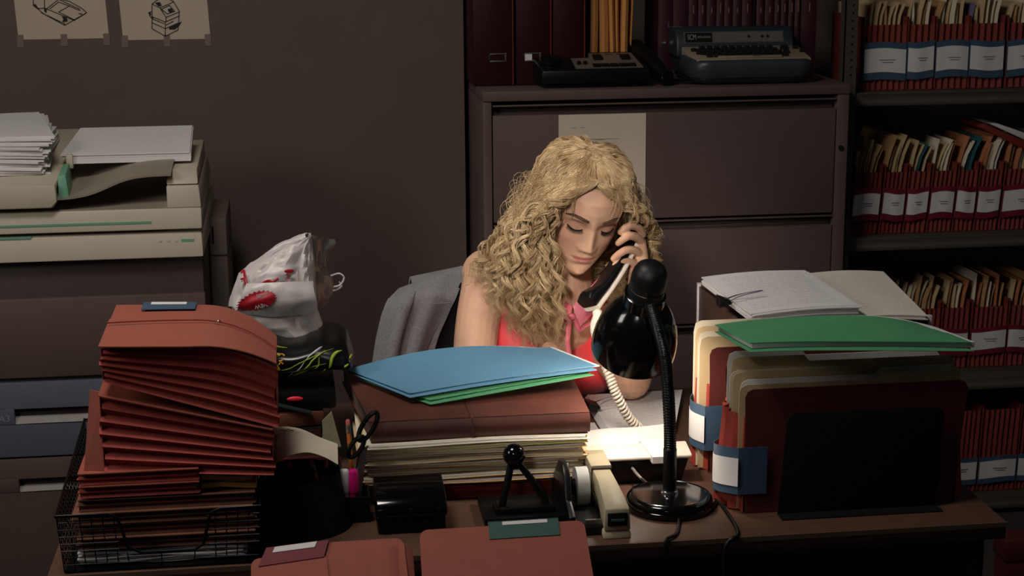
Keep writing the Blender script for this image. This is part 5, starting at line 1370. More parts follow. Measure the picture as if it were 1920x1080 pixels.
for nm, pp, r_ in (('curl_print', [(452, 508), (456, 504), (461, 512), (467, 524)], .0022), ('curl_print', [(453, 515), (458, 512), (462, 520), (467, 528)], .0018), ('curl_print', [(480, 524), (486, 527), (488, 530)], .0022), ('curl_print', [(488, 524), (494, 514), (504, 511), (511, 518), (505, 525), (513, 517), (519, 508)], .0022), ('curl_print', [(500, 518), (512, 528), (520, 526)], .0015)):
    MB().tube(spline([onbag(x, y) for x, y in pp], 16), r_, 6).build(nm, M_redprint, t)
c = onbag(541, 496, .002); MB().ball(c, (.0082, .0012, .0036), 16).build('oval_print', M_redprint, t)
c = onbag(541, 515, .003); text_mesh('lettering', 'FAMOUS', .008, frame(c, (.1, 0, 1), (-1, 0, .1)), M_redprint, t)
c = onbag(560, 508, .003); text_mesh('lettering', 'FRESH DAILY', .0035, frame(c, (.02, 0, 1), (-1, 0, .02)), M_redprint, t)
b = MB().grid(lambda u, v: Py(lerp([584, 590, 593, 592][int(min(3, v*3.99))], [630, 618, 641, 606][int(min(3, v*3.99))], u) if False else lerp(poly_at([(594, 575), (592, 530), (592, 505), (588, 470), (584, 441)], lerp(575, 441, v)), poly_at([(606, 578), (618, 562), (628, 540), (622, 510), (612, 490), (618, 474), (630, 449), (628, 441)], lerp(575, 441, v)), u), lerp(575, 441, v)+8*u*v, YB+.01+.05*u+.010*noise.noise((u*3, v*6, 1))), 10, 24, th=.0006)
b.build('clear_side', M_film, t)
MB().tube(spline([Py(620, 517, YB+.05), Py(636, 513, YB+.05), Py(645, 521, YB+.05), Py(638, 534, YB+.05), Py(626, 538, YB+.05)], 20), .0017, 8).build('string_handle', M_whitep, t)
MB().tube(spline([Py(636, 528, YB+.055), Py(640, 537, YB+.055), Py(632, 543, YB+.055), Py(624, 545, YB+.055)], 16), .0015, 8).build('string_handle', M_whitep, t)
MB().grid(lambda u, v: Py(lerp(420, 445, u), lerp(615, 575, v), YB-.05+.015*noise.noise((u*4, v*4, 8))+.02*u*v), 8, 8, th=.0006).build('clear_corner', M_film, t)

# ------------------------------------------------------------------ chair and grey blazer
M_chair = mat('chair_black_fabric', (16, 16, 17), .85, var=.2, scale=200, bump=.2)
hx, hy = .43, 3.34
t = thing('office_chair', 'black office chair behind the desk, under the woman and grey blazer', 'chair', (hx, 3.12, 0))
b = MB(); ring = []
for k in range(7):
    v = k/6; z_ = lerp(.56, .872, v); w_ = .215-.03*v*v; y_ = hy+.05*v
    ring.append([(hx+px*w_/.2, y_+py, z_) for px, py in rr(-.2, .2, -.03, .03, .028, 5)])
loft(b, ring); b.build('backrest', M_chair, t, bevel=.006)
b = MB(); base_ = rr(hx-.24, hx+.24, 2.93, 3.36, .06, 6)
loft(b, [[(x, y, .44) for x, y in base_], [(x, y, .50) for x, y in base_]]); b.build('seat', M_chair, t, bevel=.015, seg=3)
MB().box(hx-.03, hx+.03, hy+.02, hy+.05, .42, .62).build('back_bracket', M_black, t)
MB().lathe([(.03, .10), (.03, .44)], 20, M=Matrix.Translation((hx, 3.13, 0))).build('column', M_black, t)
for k in range(5):
    a = 2*math.pi*k/5+.3; e = Vector((hx+.28*math.cos(a), 3.13+.28*math.sin(a), .07))
    l = MB().tube([(hx, 3.13, .12), tuple(e)], [.022, .014], 10).build('leg', M_black, t)
    MB().lathe([(.026, -.012), (.026, .012)], 16, M=frame(e-Vector((0, 0, .044)), (0, 0, 1), (math.sin(a), -math.cos(a), 0))).build('caster', M_black, l)
M_tweed = mat('grey_tweed', (132, 130, 130), .9, var=.3, scale=420, bump=.3, bscale=500, sheen=.2)
jt = thing('blazer', 'grey blazer hung over the left side of the office chair', 'blazer', (.25, hy, .55))
JL = [(694, 760), (703, 690), (712, 632), (722, 590), (733, 562), (750, 545), (775, 536)]
JR = [(784, 760), (802, 690), (822, 625), (844, 575), (860, 545), (872, 520)]
YJ = hy-.045
def jack(u, v):
    yy = lerp(760, 0, 0); pl = lerp(760, 538, v); pr_ = lerp(760, 517, v)
    xl, xr = poly_at(JL, pl), poly_at(JR, pr_)
    f1 = .004*math.sin(u*19+1)*(1-v*.7); bump = .010*math.exp(-((u-.28)/.07)**2)*(1-v)**.5
    P = Py(lerp(xl, xr, u), lerp(pl, pr_, u)-6*math.sin(math.pi*u)*v, YJ-.012-f1-bump-.020*math.sin(math.pi*u)+.05*max(0, v-.85)/.15)
    return P
MB().grid(jack, 40, 30, th=-.006).build('body', M_tweed, jt)
MB().grid(lambda u, v: jack(lerp(-.03, .34, u), lerp(.0, .90, v))+Vector((0, -.007-.009*math.sin(math.pi*u), 0)), 16, 24, th=-.006).build('sleeve', M_tweed, jt)
MB().grid(lambda u, v: jack(lerp(.52, .98, u*(1-.55*(1-v))), lerp(.10, .80, v))+Vector((0, -.0045-.003*math.sin(math.pi*u), 0)), 12, 20, th=-.003).build('lapel', M_tweed, jt)
MB().grid(lambda u, v: (lerp(jack(0, 1).x+.004, jack(1, 1).x, u), lerp(YJ+.03, hy+.10, v), lerp(jack(0, 1).z, jack(1, 1).z, u)+.012*math.sin(math.pi*v)-.03*v*v), 14, 8, th=-.006).build('back_drape', M_tweed, jt)
MB().grid(lambda u, v: Py(lerp(poly_at(JR, lerp(758, 530, v))-4, poly_at(JR, lerp(758, 530, v))+lerp(70, 20, v), u), lerp(758, 530, v), YJ+.0), 8, 12, th=-.004).build('lining', M_mattblack, jt)

# ------------------------------------------------------------------ the woman
YAWF, PITF, ROLLF, HS = R(4), R(24), R(9), .97
fh = Vector((math.sin(YAWF), -math.cos(YAWF), 0)); f_ = (fh*math.cos(PITF)-Vector((0, 0, math.sin(PITF)))).normalized()
u0 = (Vector((0, 0, 1))-f_*f_.z).normalized(); r0 = u0.cross(f_); r0 = r0 if r0.x > 0 else -r0
upv = (u0*math.cos(ROLLF)+r0*math.sin(ROLLF)).normalized(); rtv = (r0*math.cos(ROLLF)-u0*math.sin(ROLLF)).normalized()
eye = Py(1112, 432, 2.79)
MH = Matrix((rtv*HS, -f_*HS, upv*HS)).transposed().to_4x4(); MH.translation = eye - (MH.to_3x3() @ Vector((0, -.089, .0)))
MHi = MH.inverted()
KEY = [  # z, front y, back y, half width, squareness
 (.118, .012, .02, .006, 2.0), (.112, -.022, .055, .036, 2.0), (.100, -.050, .076, .054, 2.0), (.080, -.073, .092, .066, 2.1), (.055, -.086, .101, .073, 2.2), (.030, -.0915, .103, .075, 2.25), (.012, -.0905, .102, .074, 2.3),
 (0, -.087, .100, .073, 2.3), (-.020, -.0875, .094, .0705, 2.25), (-.040, -.0885, .082, .067, 2.2), (-.055, -.089, .07, .062, 2.15), (-.070, -.0875, .055, .0555, 2.1), (-.085, -.0835, .045, .047, 2.1), (-.098, -.0825, .035, .037, 2.05), (-.108, -.077, .025, .027, 2.0), (-.115, -.064, .012, .014, 2.0), (-.117, -.045, -.02, .004, 2.0)]
KEY = [(z if z <= .03 else .03+(z-.03)*.78, a, b, c, d) for z, a, b, c, d in KEY]
ZT = KEY[0][0]
def interp(z):
    for a, b in zip(KEY, KEY[1:]):
        if a[0] >= z >= b[0]:
            t_ = (z-a[0])/(b[0]-a[0]) if a[0] != b[0] else 0; t_ = t_
            return [lerp(a[i], b[i], t_) for i in range(1, 5)]
    return list(KEY[-1][1:])
def G(x, z, cx, cz, sx, sz): return math.exp(-((x-cx)/sx)**2-((z-cz)/sz)**2)
def feat(x, z):
    d = 0.0
    if -.062 < z < .035:                       # nose
        if z > -.036: t_ = (z+.036)/.058; h = lerp(.0205, .002, max(0, min(1, t_))**.85); w_ = lerp(.0098, .0082, max(0, min(1, t_)))
        else: h = .0205*math.exp(-((z+.036)/.0080)**2); w_ = .0100
        d += h*math.exp(-(x/w_)**2)*(1 if z < .022 else max(0, 1-(z-.022)/.012))
    for s in (-1, 1):
        d += .0075*G(x, z, s*.0115, -.0405, .0062, .0066)            # wings of the nose
        d -= .0035*G(x, z, s*.0065, -.0475, .0032, .0028)           # nostrils
        d -= .0095*G(x, z, s*.030, .002, .0150, .0095)              # sockets
        d += .0085*G(x, z, s*.0315, -.001, .0115, .0075)            # closed lids over the eyes
        d -= .0022*G(x, z, s*.0315, .0085, .013, .0018)             # lid crease
        d -= .0016*G(x, z, s*.0315, -.0085, .012, .0016)
        d += .0030*G(x, z, s*.030, .020, .018, .006)                # brow
        d += .0050*G(x, z, s*.046, -.026, .018, .015)               # cheekbone
        d -= .0022*G(x, z, s*.034, -.062, .012, .016)
        d -= .0012*G(x, z, s*.023, -.0665, .0035, .004)             # corners of the mouth
    d += .0030*G(x, z, 0, -.0615, .0165, .0036)+.0036*G(x, z, 0, -.0710, .0145, .0040)
    d -= .0034*G(x, z, 0, -.0662, .0205, .0015)
    d -= .0016*G(x, z, 0, -.0545, .0030, .0050)
    d -= .0036*G(x, z, 0, -.0815, .016, .0045)
    d += .0048*G(x, z, 0, -.099, .013, .0085)
    return d
def head_pt(z, a, off=0.0):                    # a: angle, 0 = front
    yf, yb, w_, sq = interp(z)
    cy = lerp(yf, yb, .56); s, c = math.sin(a), math.cos(a)
    e = 2/sq
    x = w_*math.copysign(abs(s)**e, s)
    y = cy-(cy-yf)*abs(c)**e if c >= 0 else cy+(yb-cy)*abs(c)**(2/2.0)
    if c > 0: y -= feat(x, z)*min(1, c*1.8)
    v = Vector((x, y, z))
    if off: 
        n = Vector((s*.9, -c, .15+z*3)).normalized(); v += n*off
    return v
def face_pt(x, z, off=0.0):                    # surface point for given x, z on the front
    yf, yb, w_, sq = interp(z); cy = lerp(yf, yb, .56); e = 2/sq
    s = math.copysign((abs(x)/w_)**(1/e) if abs(x) < w_ else 1, x); c = math.sqrt(max(0, 1-s*s))
    return Vector((x, cy-(cy-yf)*c**e-feat(x, z)*min(1, c*1.8)-off, z))
body = MB()
NZ, NA = 150, 150
vs = []; fs = []
for i in range(NZ+1):
    z_ = lerp(ZT, -.117, i/NZ)
    for k in range(NA):
        t_ = k/NA; a = 2*math.pi*t_
        a = a-.45*math.sin(a)                  # denser rings of points at the front of the face
        vs.append(head_pt(z_, a))
for i in range(NZ):
    for k in range(NA): fs.append((i*NA+k, (i+1)*NA+k, (i+1)*NA+(k+1) % NA, i*NA+(k+1) % NA))
fs.append(tuple(range(NA))); fs.append(tuple(reversed(range(NZ*NA, (NZ+1)*NA))))
body.add(vs, fs, M=MH)
# ears
for s in (-1, 1): body.ball((s*.073, .012, -.012), (.008, .016, .028), 16, M=MH)
def limb(pts, rad, n=20, sub=16, mb=None):
    P = spline(pts, sub); K = len(rad)-1; rs = []
    for i in range(sub+1):
        q = i/sub*K; k = min(int(q), K-1); rs.append(lerp(rad[k], rad[k+1], q-k))
    (mb or body).tube(P, rs, n); (mb or body).ball(P[0], rs[0]*.995, 16).ball(P[-1], rs[-1]*.995, 16)
nb = Py(1062, 572, 2.945)
limb([MH @ Vector((0, .022, -.05)), MH @ Vector((0, .025, -.11)), nb, nb+Vector((-.01, .03, -.04))], [.047, .046, .052, .07])
SR, SL = Py(915, 511, 3.06), Py(1158, 605, 2.985)
mid = (SR+SL)/2
sx_ = (SL-SR).normalized(); 
fwd = Vector((sx_.y, -sx_.x, 0)).normalized()
if fwd.y > 0: fwd = -fwd
hip = Vector((.45, 3.20, .50)); waist = Vector((.445, 3.17, .66)); chest = mid+Vector((.005, .04, -.13)); up_ = mid+Vector((0, .02, -.035)); topn = nb+Vector((-.004, .03, -.012))
TORSO = [(hip, .165, .115), (waist, .128, .095), (chest, .150, .108), (up_, .150, .085), (mid.lerp(topn, .55), .105, .064), (topn, .060, .052)]
def torso_pt(v, a, off=0.0, wx_=1.0):
    K = len(TORSO)-1; q = v*K; k = min(int(q), K-1); f = q-k
    pts = [TORSO[max(0, k-1)], TORSO[k], TORSO[k+1], TORSO[min(K, k+2)]]
    def cr(a_, b_, c_, d_): return .5*((2*b_)+(c_-a_)*f+(2*a_-5*b_+4*c_-d_)*f*f+(3*b_-a_-3*c_+d_)*f**3)
    c = cr(*[p[0] for p in pts]); w_ = cr(*[p[1] for p in pts])*wx_; d = cr(*[p[2] for p in pts])
    sxv = Vector((sx_.x, sx_.y, sx_.z*min(1, v*1.3))).normalized()
    s, co = math.sin(a), math.cos(a)
    bust = .030*sum(math.exp(-((a_-a)/.40)**2) for a_ in (.55, -.55))*math.exp(-((v-.44)/.12)**2) if co > 0 else 0
    return c+sxv*((w_+off)*math.copysign(abs(s)**.9, s))+fwd*((d+off+bust)*math.copysign(abs(co)**.9, co))
NV, NAA = 40, 48
vs = [torso_pt(i/NV, -math.pi+2*math.pi*k/NAA) for i in range(NV+1) for k in range(NAA)]; fs = []
for i in range(NV):
    for k in range(NAA): fs.append((i*NAA+k, i*NAA+(k+1) % NAA, (i+1)*NAA+(k+1) % NAA, (i+1)*NAA+k))
fs += [tuple(reversed(range(NAA))), tuple(range(NV*NAA, (NV+1)*NAA))]
tm = MB().add(vs, fs)
# orientation check so that the union sees an outward surface
body.add(vs, fs)
body.ball(SR, (.050, .050, .046), 20).ball(SL, (.048, .048, .046), 20)
ER = Py(886, 742, 2.90); ER.z = max(ER.z, DZ+.040)
limb([SR, SR.lerp(ER, .5)+Vector((-.006, .0, 0)), ER], [.046, .043, .0405, .036])
WR = Py(985, 745, 2.83); WR.z = DZ+.045
limb([ER, ER.lerp(WR, .45)+Vector((0, -.01, .002)), WR], [.036, .037, .031, .024])
EL = Py(1183, 730, 2.86); EL.z = max(EL.z, DZ+.054)
limb([SL, SL.lerp(EL, .5)+Vector((-.020, 0, 0)), EL], [.044, .043, .042, .037])
WL = Py(1197, 552, 2.845)
limb([EL, EL.lerp(WL, .35)+Vector((.002, 0, 0)), WL], [.037, .039, .032, .0235])
for hx0, s_ in ((.37, -1), (.53, 1)):            # legs under the desk
    limb([Vector((hx0, 3.17, .585)), Vector((hx0+s_*.01, 2.97, .588)), Vector((hx0+s_*.02, 2.76, .575))], [.078, .070, .054])
    limb([Vector((hx0+s_*.02, 2.76, .565)), Vector((hx0+s_*.02, 2.81, .34)), Vector((hx0+s_*.02, 2.84, .09))], [.053, .050, .034])
    limb([Vector((hx0+s_*.02, 2.86, .045)), Vector((hx0+s_*.025, 2.78, .036)), Vector((hx0+s_*.03, 2.68, .022))], [.036, .032, .020])
# left hand closing on the handset
def Q(px, py, y): return Py(px, py, y)
palm = [WL, Q(1199, 520, 2.84), Q(1200, 488, 2.838), Q(1199, 456, 2.84)]
for dx in (-.006, .006):
    limb([p+Vector((dx*.3, dx*1.6, 0)) for p in palm], [.0205, .0175, .0155, .0125])
limb([WL, Q(1196, 515, 2.83), Q(1197, 492, 2.822)], [.021, .017, .0125])
def finger(pts, rad): limb(pts, rad, 14, 18)
finger([Q(1203, 439, 2.838), Q(1196, 427, 2.822), Q(1181, 423, 2.806), Q(1170, 429, 2.800), Q(1163, 435, 2.802)], [0.0083, 0.0077, 0.0074, 0.0067, 0.0056])
finger([Q(1204, 460, 2.836), Q(1196, 447, 2.816), Q(1181, 442, 2.798), Q(1168, 449, 2.794), Q(1159, 456, 2.797)], [0.0085, 0.0079, 0.0076, 0.0068, 0.0057])
finger([Q(1203, 482, 2.832), Q(1193, 471, 2.812), Q(1177, 468, 2.796), Q(1161, 476, 2.790), Q(1150, 485, 2.792)], [0.0083, 0.0077, 0.0073, 0.0067, 0.0056])
finger([Q(1198, 503, 2.828), Q(1184, 491, 2.808), Q(1168, 490, 2.796), Q(1154, 497, 2.790), Q(1151, 510, 2.792)], [0.0074, 0.0068, 0.0064, 0.0059, 0.0050])
finger([Q(1202, 520, 2.85), Q(1196, 492, 2.868), Q(1186, 468, 2.872), Q(1180, 452, 2.870)], [0.0108, 0.0095, 0.0085, 0.0067])
# right hand loosely raised over the desk behind the folder
limb([WR, WR+Vector((.022, -.008, .022)), WR+Vector((.036, -.012, .055))], [.023, .022, .018])
for k in range(4):
    b0 = WR+Vector((.032+.000*k, -.030+.016*k, .060)); 
    finger([b0, b0+Vector((.010, -.002, .022)), b0+Vector((.022, -.004, .018)), b0+Vector((.026, -.004, .004))], [.0085, .0082, .0076, .0062])
finger([WR+Vector((.012, -.022, .02)), WR+Vector((.024, -.040, .035)), WR+Vector((.036, -.042, .052))], [.011, .0095, .0072])

M_skin = mat('skin', (214, 170, 142), .5, var=.04, scale=40, bump=.05, bscale=900, spec=.35)
nt = M_skin.node_tree; bsdf = nt.nodes['Principled BSDF']
bsdf.inputs['Subsurface Weight'].default_value = .12; bsdf.inputs['Subsurface Radius'].default_value = (.012, .005, .003); bsdf.inputs['Subsurface Scale'].default_value = .5
per = thing('person', 'seated woman with long curly blonde hair in a coral sleeveless blouse, on the phone', 'person', (.45, 3.15, 0))
Mloc = MHi @ ROOTM['person']                    # body-local -> head coordinates
def lipmask():
    tc = nt.nodes.new('ShaderNodeTexCoord'); comb = []
    for i in range(3):
        d = nt.nodes.new('ShaderNodeVectorMath'); d.operation = 'DOT_PRODUCT'; nt.links.new(tc.outputs['Object'], d.inputs[0])
        d.inputs[1].default_value = tuple(Mloc[i][:3])
        a = nt.nodes.new('ShaderNodeMath'); a.operation = 'ADD'; nt.links.new(d.outputs['Value'], a.inputs[0]); a.inputs[1].default_value = Mloc[i][3]
        comb.append(a.outputs[0])
    return comb
hx_, hy_, hz_ = lipmask()
def nm(op, a, b=None):
    n = nt.nodes.new('ShaderNodeMath'); n.operation = op
    for i, v in enumerate((a, b)):
        if v is None: continue
        if isinstance(v, (int, float)): n.inputs[i].default_value = v
        else: nt.links.new(v, n.inputs[i])
    return n.outputs[0]
def blob(cx, cz, rx, rz, soft, mirror=False, curve=0.0):
    X = nm('ABSOLUTE', hx_) if mirror else hx_
    dx = nm('DIVIDE', nm('SUBTRACT', X, cx), rx)
    zz_ = nm('SUBTRACT', hz_, cz)
    if curve: zz_ = nm('SUBTRACT', zz_, nm('MULTIPLY', nm('MULTIPLY', dx, dx), curve))
    dz = nm('DIVIDE', zz_, rz)
    r2 = nm('ADD', nm('MULTIPLY', dx, dx), nm('MULTIPLY', dz, dz))
    m_ = nt.nodes.new('ShaderNodeMapRange'); m_.interpolation_type = 'SMOOTHSTEP'
    nt.links.new(r2, m_.inputs['Value']); m_.inputs['From Min'].default_value = 1+soft; m_.inputs['From Max'].default_value = 1-soft; m_.inputs['To Min'].default_value = 0; m_.inputs['To Max'].default_value = 1
    fr = nm('LESS_THAN', hy_, -.035)
    return nm('MULTIPLY', m_.outputs['Result'], fr)
cur = bsdf.inputs['Base Color'].links[0].from_socket
def paint(fac, rgb, amt):
    global cur
    mx = nt.nodes.new('ShaderNodeMix'); mx.data_type = 'RGBA'
    nt.links.new(nm('MULTIPLY', fac, amt), mx.inputs[0]); nt.links.new(cur, mx.inputs[6]); mx.inputs[7].default_value = (*lin(rgb), 1); cur = mx.outputs[2]
paint(blob(.044, -.034, .024, .018, .9, True), (206, 128, 110), .22)      # rouge
paint(blob(.031, .004, .019, .010, .7, True), (150, 96, 78), .55)         # eye shadow
paint(blob(0, -.0662, .0222, .0070, .3, False, .0035), (178, 100, 98), .75)  # lipstick
nt.links.new(cur, bsdf.inputs['Base Color'])
bo = body.build('body', M_skin, per)
rm_ = bo.modifiers.new('union', 'REMESH'); rm_.mode = 'VOXEL'; rm_.voxel_size = .0018; rm_.use_smooth_shade = True
sm_ = bo.modifiers.new('smooth', 'SMOOTH'); sm_.factor = .5; sm_.iterations = 2
dg = bpy.context.evaluated_depsgraph_get(); dg.update()
me2 = bpy.data.meshes.new_from_object(bo.evaluated_get(dg)); bo.modifiers.clear(); old = bo.data; bo.data = me2; bpy.data.meshes.remove(old); me2.name = 'body'
me2.materials.clear(); me2.materials.append(M_skin); me2.shade_smooth()

sk = MB()
for hx0, s_ in ((.37, -1), (.53, 1)):
    P = spline([Vector((hx0, 3.19, .588)), Vector((hx0+s_*.01, 2.97, .591)), Vector((hx0+s_*.018, 2.80, .58))], 12); sk.tube(P, [.083-.018*i/12 for i in range(13)], 20)
sk.build('skirt', mat('dark_skirt', (40, 36, 44), .8), per)
# brows and lashes
M_brow = mat('brow_hair', (84, 58, 38), .8); M_lash = mat('lash_hair', (22, 16, 14), .7)
bb = MB()
for s in (-1, 1):
    P = [MH @ face_pt(x*s, z_, .0006) for x, z_ in ((.0130, .0180), (.020, .0205), (.030, .0230), (.040, .0235), (.047, .0205), (.053, .0165))]
    P = spline(P, 20); bb.tube(P, [.0025*math.sin(math.pi*(.22+.74*i/20))+.0004 for i in range(21)], 8, flat=.5)
bb.build('eyebrows', M_brow, per)
bb = MB()
for s in (-1, 1):
    base_pts = [(.0175, -.0030), (.0235, -.0065), (.031, -.0082), (.038, -.0070), (.0445, -.0030)]
    P = spline([MH @ face_pt(x*s, z_, .0008) for x, z_ in base_pts], 20)
    bb.tube(P, [.0009+.0010*math.sin(math.pi*i/20) for i in range(21)], 6)
    for i in range(1, 20):
        o = P[i]; loc = MHi @ o; d = MH.to_3x3() @ Vector((s*(abs(loc.x)-.028)*28*.010, -.006, -.0052)) 
        bb.tube([o, o+d*.55, o+d*.9+MH.to_3x3() @ Vector((s*.0006, -.001, .0008))], [.0006, .0004, .00015], 4)
bb.build('eyelashes', M_lash, per)

# blouse
M_coral = mat('coral_silk', (232, 66, 72), .5, var=.06, scale=25, bump=.25, bscale=30, sheen=.15)
M_pink = mat('pink_silk', (226, 112, 128), .5, var=.05, scale=25, bump=.2, bscale=40)
bl_ = MB()
def bl_pt(u, v):
    a = -math.pi+2*math.pi*u
    w_ = 1.0 if v < .62 else lerp(1.0, .96, (v-.62)/.38)
    return torso_pt(v*.955+.02, a, .0065+.003*noise.noise((u*9, v*8, 4)), w_)
bl_.grid(bl_pt, 64, 44)
bl_.build('blouse', M_coral, per)
# sleeveless shoulder caps
cp_ = MB()
for S in (SR, SL):
    nrm = (nb-S).normalized()
    cp_.grid(lambda u, v: S+nrm*lerp(.022, .085, v)+(Vector((0, 0, 1))*math.sin(math.pi*u)+fwd*math.cos(math.pi*u))*lerp(.0535, .056, v)+Vector((0, 0, .002)), 16, 6, th=-.003)
cp_.build('shoulder_straps', M_coral, per)
# collar, placket and ties
col = MB()
cL_, cM, cR_ = Py(1048, 560, 2.90), Py(1078, 588, 2.872), Py(1130, 548, 2.88)
def quad(mb, a, b, c, d, bulge=.006, th=.002):
    mb.grid(lambda u, v: a.lerp(b, u).lerp(d.lerp(c, u), v)+Vector((0, -bulge*math.sin(math.pi*u)*math.sin(math.pi*v), 0)), 8, 8, th=th)
quad(col, Py(1040, 548, 2.91), Py(1074, 574, 2.875), Py(1068, 606, 2.872), Py(1030, 592, 2.90))
quad(col, Py(1074, 574, 2.873), Py(1122, 522, 2.885), Py(1130, 568, 2.868), Py(1088, 612, 2.862))
col.build('collar', M_pink, per)
tie = MB()
for pts in ([(1066, 590), (1066, 615), (1064, 640), (1067, 664)], [(1078, 598), (1086, 618), (1096, 612), (1108, 606)]):
    P = spline([Py(x, y, 2.868-.004*i) for i, (x, y) in enumerate(pts)], 16)
    tie.tube(P, .0045, 8, flat=.35)
tie.ball(Py(1073, 594, 2.864), (.007, .005, .006), 12)
tie.build('ribbon_tie', M_pink, per)
pend = MB(); pend.tube(spline([Py(1020, 610, 2.885), Py(1018, 630, 2.88), Py(1022, 645, 2.875)], 10), .0008, 5).ball(Py(1022, 650, 2.873), (.003, .002, .005), 10)
pend.build('pendant', MATS.get('gold_print'), per)

# ---------------- handset
M_hand_w = M_phone
Pe, Pm = Py(1188, 438, 2.845), Py(1110, 570, 2.745)
ax2 = (Pm-Pe); LH = ax2.length; ax2.normalize()
inw = (MH @ Vector((.02, -.02, -.06))-(Pe+Pm)/2); inw = (inw-ax2*inw.dot(ax2)).normalized()
inw = Vector((-.86, -.50, .08)); inw = (inw-ax2*inw.dot(ax2)).normalized()
wd_ = ax2.cross(inw).normalized()
MHS = Matrix((ax2, wd_, inw)).transposed().to_4x4(); MHS.translation = Pe
t = thing('telephone_handset', 'black and cream telephone handset held to the ear of the woman', 'handset', (Pe+Pm)/2)
def hs(u, a, shell):
    x = lerp(-.012, LH+.006, u)
    w_ = lerp(.0200, .0165, math.sin(math.pi*u)**.7); bow = -.008*math.sin(math.pi*u)
    endb = .010*(math.exp(-((u-.08)/.10)**2)+math.exp(-((u-.92)/.10)**2))
    if shell == 0: zc_, hz2 = bow-.005, .0048
    else: zc_, hz2 = bow+.007+endb*.5, .0085+endb*.5
    s_, co = math.sin(a), math.cos(a)
    return Vector((x, w_*math.copysign(abs(co)**.45, co), zc_+hz2*math.copysign(abs(s_)**.5, s_)))
for shell, m_, n_ in ((0, M_hand_w, 'outer_shell'), (1, M_black, 'inner_shell')):
    b = MB(MHS); N_ = 28
    vs = [hs(i/30, 2*math.pi*k/N_, shell) for i in range(31) for k in range(N_)]; fs = []
    for i in range(30):
        for k in range(N_): fs.append((i*N_+k, i*N_+(k+1) % N_, (i+1)*N_+(k+1) % N_, (i+1)*N_+k))
    fs += [tuple(reversed(range(N_))), tuple(range(30*N_, 31*N_))]
    b.add(vs, fs).build(n_, m_, t)
# coiled cord from the mouthpiece to the telephone base
cp0 = Py(1116, 573, 2.745)
guide = spline([cp0, Py(1121, 592, 2.735), Py(1116, 612, 2.72), Py(1122, 645, 2.69), Py(1141, 700, 2.655), Py(1158, 745, 2.64), Py(1185, 790, 2.65), Py(1222, 818, 2.66), Py(1246, 830, 2.67)], 900)
pts = []; rads = []
acc = 0
for i, q in enumerate(guide):
    if i == 0 or i == len(guide)-1: tdir = Vector((0, 0, 1))
    tn = (guide[min(i+1, 900)]-guide[max(i-1, 0)]).normalized()
    e1 = tn.cross(Vector((0, 1, 0))).normalized(); e2 = tn.cross(e1)
    s_ = i/900; r_ = 0 if s_ < .045 else min(.0068, (s_-.045)*.25)
    acc += .42
    pts.append(q+e1*(r_*math.cos(acc))+e2*(r_*math.sin(acc)))
MB().tube(pts, .0023, 6).build('coiled_cord', M_phone, t)

# ---------------- hair
rs_ = np.random.RandomState(5)
def np_tubes(name, paths, radii, m_, parent, n=4):
    """paths: list of (k,3) arrays"""
    V = []; Fq = []; off = 0
    inv = np.array(ROOTM[parent.name].inverted())
    for P, r_ in zip(paths, radii):
        k = len(P); Tn = np.gradient(P, axis=0); Tn /= np.linalg.norm(Tn, axis=1, keepdims=True)+1e-9
        ref = np.array([.3, .2, .93]); A = np.cross(Tn, ref); A /= np.linalg.norm(A, axis=1, keepdims=True)+1e-9; B = np.cross(Tn, A)
        ang = np.arange(n)*2*np.pi/n
        ring = P[:, None, :]+r_[:, None, None]*(A[:, None, :]*np.cos(ang)[None, :, None]+B[:, None, :]*np.sin(ang)[None, :, None])
        V.append(ring.reshape(-1, 3))
        i = np.arange(k-1)[:, None]*n; j = np.arange(n)[None, :]
        q = np.stack([i+j, i+(j+1) % n, i+n+(j+1) % n, i+n+j], -1).reshape(-1, 4)+off
        Fq.append(q); off += k*n
    V = np.concatenate(V); Fq = np.concatenate(Fq)
    V = V @ inv[:3, :3].T+inv[:3, 3]
    me = bpy.data.meshes.new(name); me.vertices.add(len(V)); me.vertices.foreach_set('co', V.astype(np.float32).ravel())
    me.loops.add(Fq.size); me.loops.foreach_set('vertex_index', Fq.astype(np.int32).ravel())
    me.polygons.add(len(Fq)); me.polygons.foreach_set('loop_start', np.arange(0, Fq.size, 4, dtype=np.int32))
    me.update(calc_edges=True); me.validate(); me.shade_smooth(); me.materials.append(m_)
    o = bpy.data.objects.new(name, me); COL.objects.link(o); o.parent = parent; return o
def cat_np(pts, n):
    return np.array([tuple(p) for p in spline(pts, n)])
M_hair = mat('blonde_hair', (168, 134, 94), .40, var=.2, scale=45, spec=.4, rgb2=(228, 202, 160), stretch=(1, 1, .25))
M_scalp = mat('hair_roots', (158, 124, 82), .6, var=.2, scale=90)
def hairline(a):
    c = math.cos(a)
    return lerp(-.075, .073, max(0, min(1, (c+.35)/1.15))**.6)     # falls towards the back
PA = -.13                                      # the parting sits a little to the image left
cap = MB()
def cap_pt(u, v):
    a = 2*math.pi*u
    return MH @ head_pt(lerp(ZT, hairline(a), v), a, .0055*min(1, .15+(1-v)*5)+.003*noise.noise((u*12, v*9, 2))*min(1, (1-v)*4))
cap.grid(cap_pt, 72, 30)
cap.add([MH @ Vector((0, .015, ZT+.0062))]+[cap_pt(k/72, 0) for k in range(72)], [(0, k+1, (k+1) % 72+1) for k in range(72)])
paths, radii = [], []
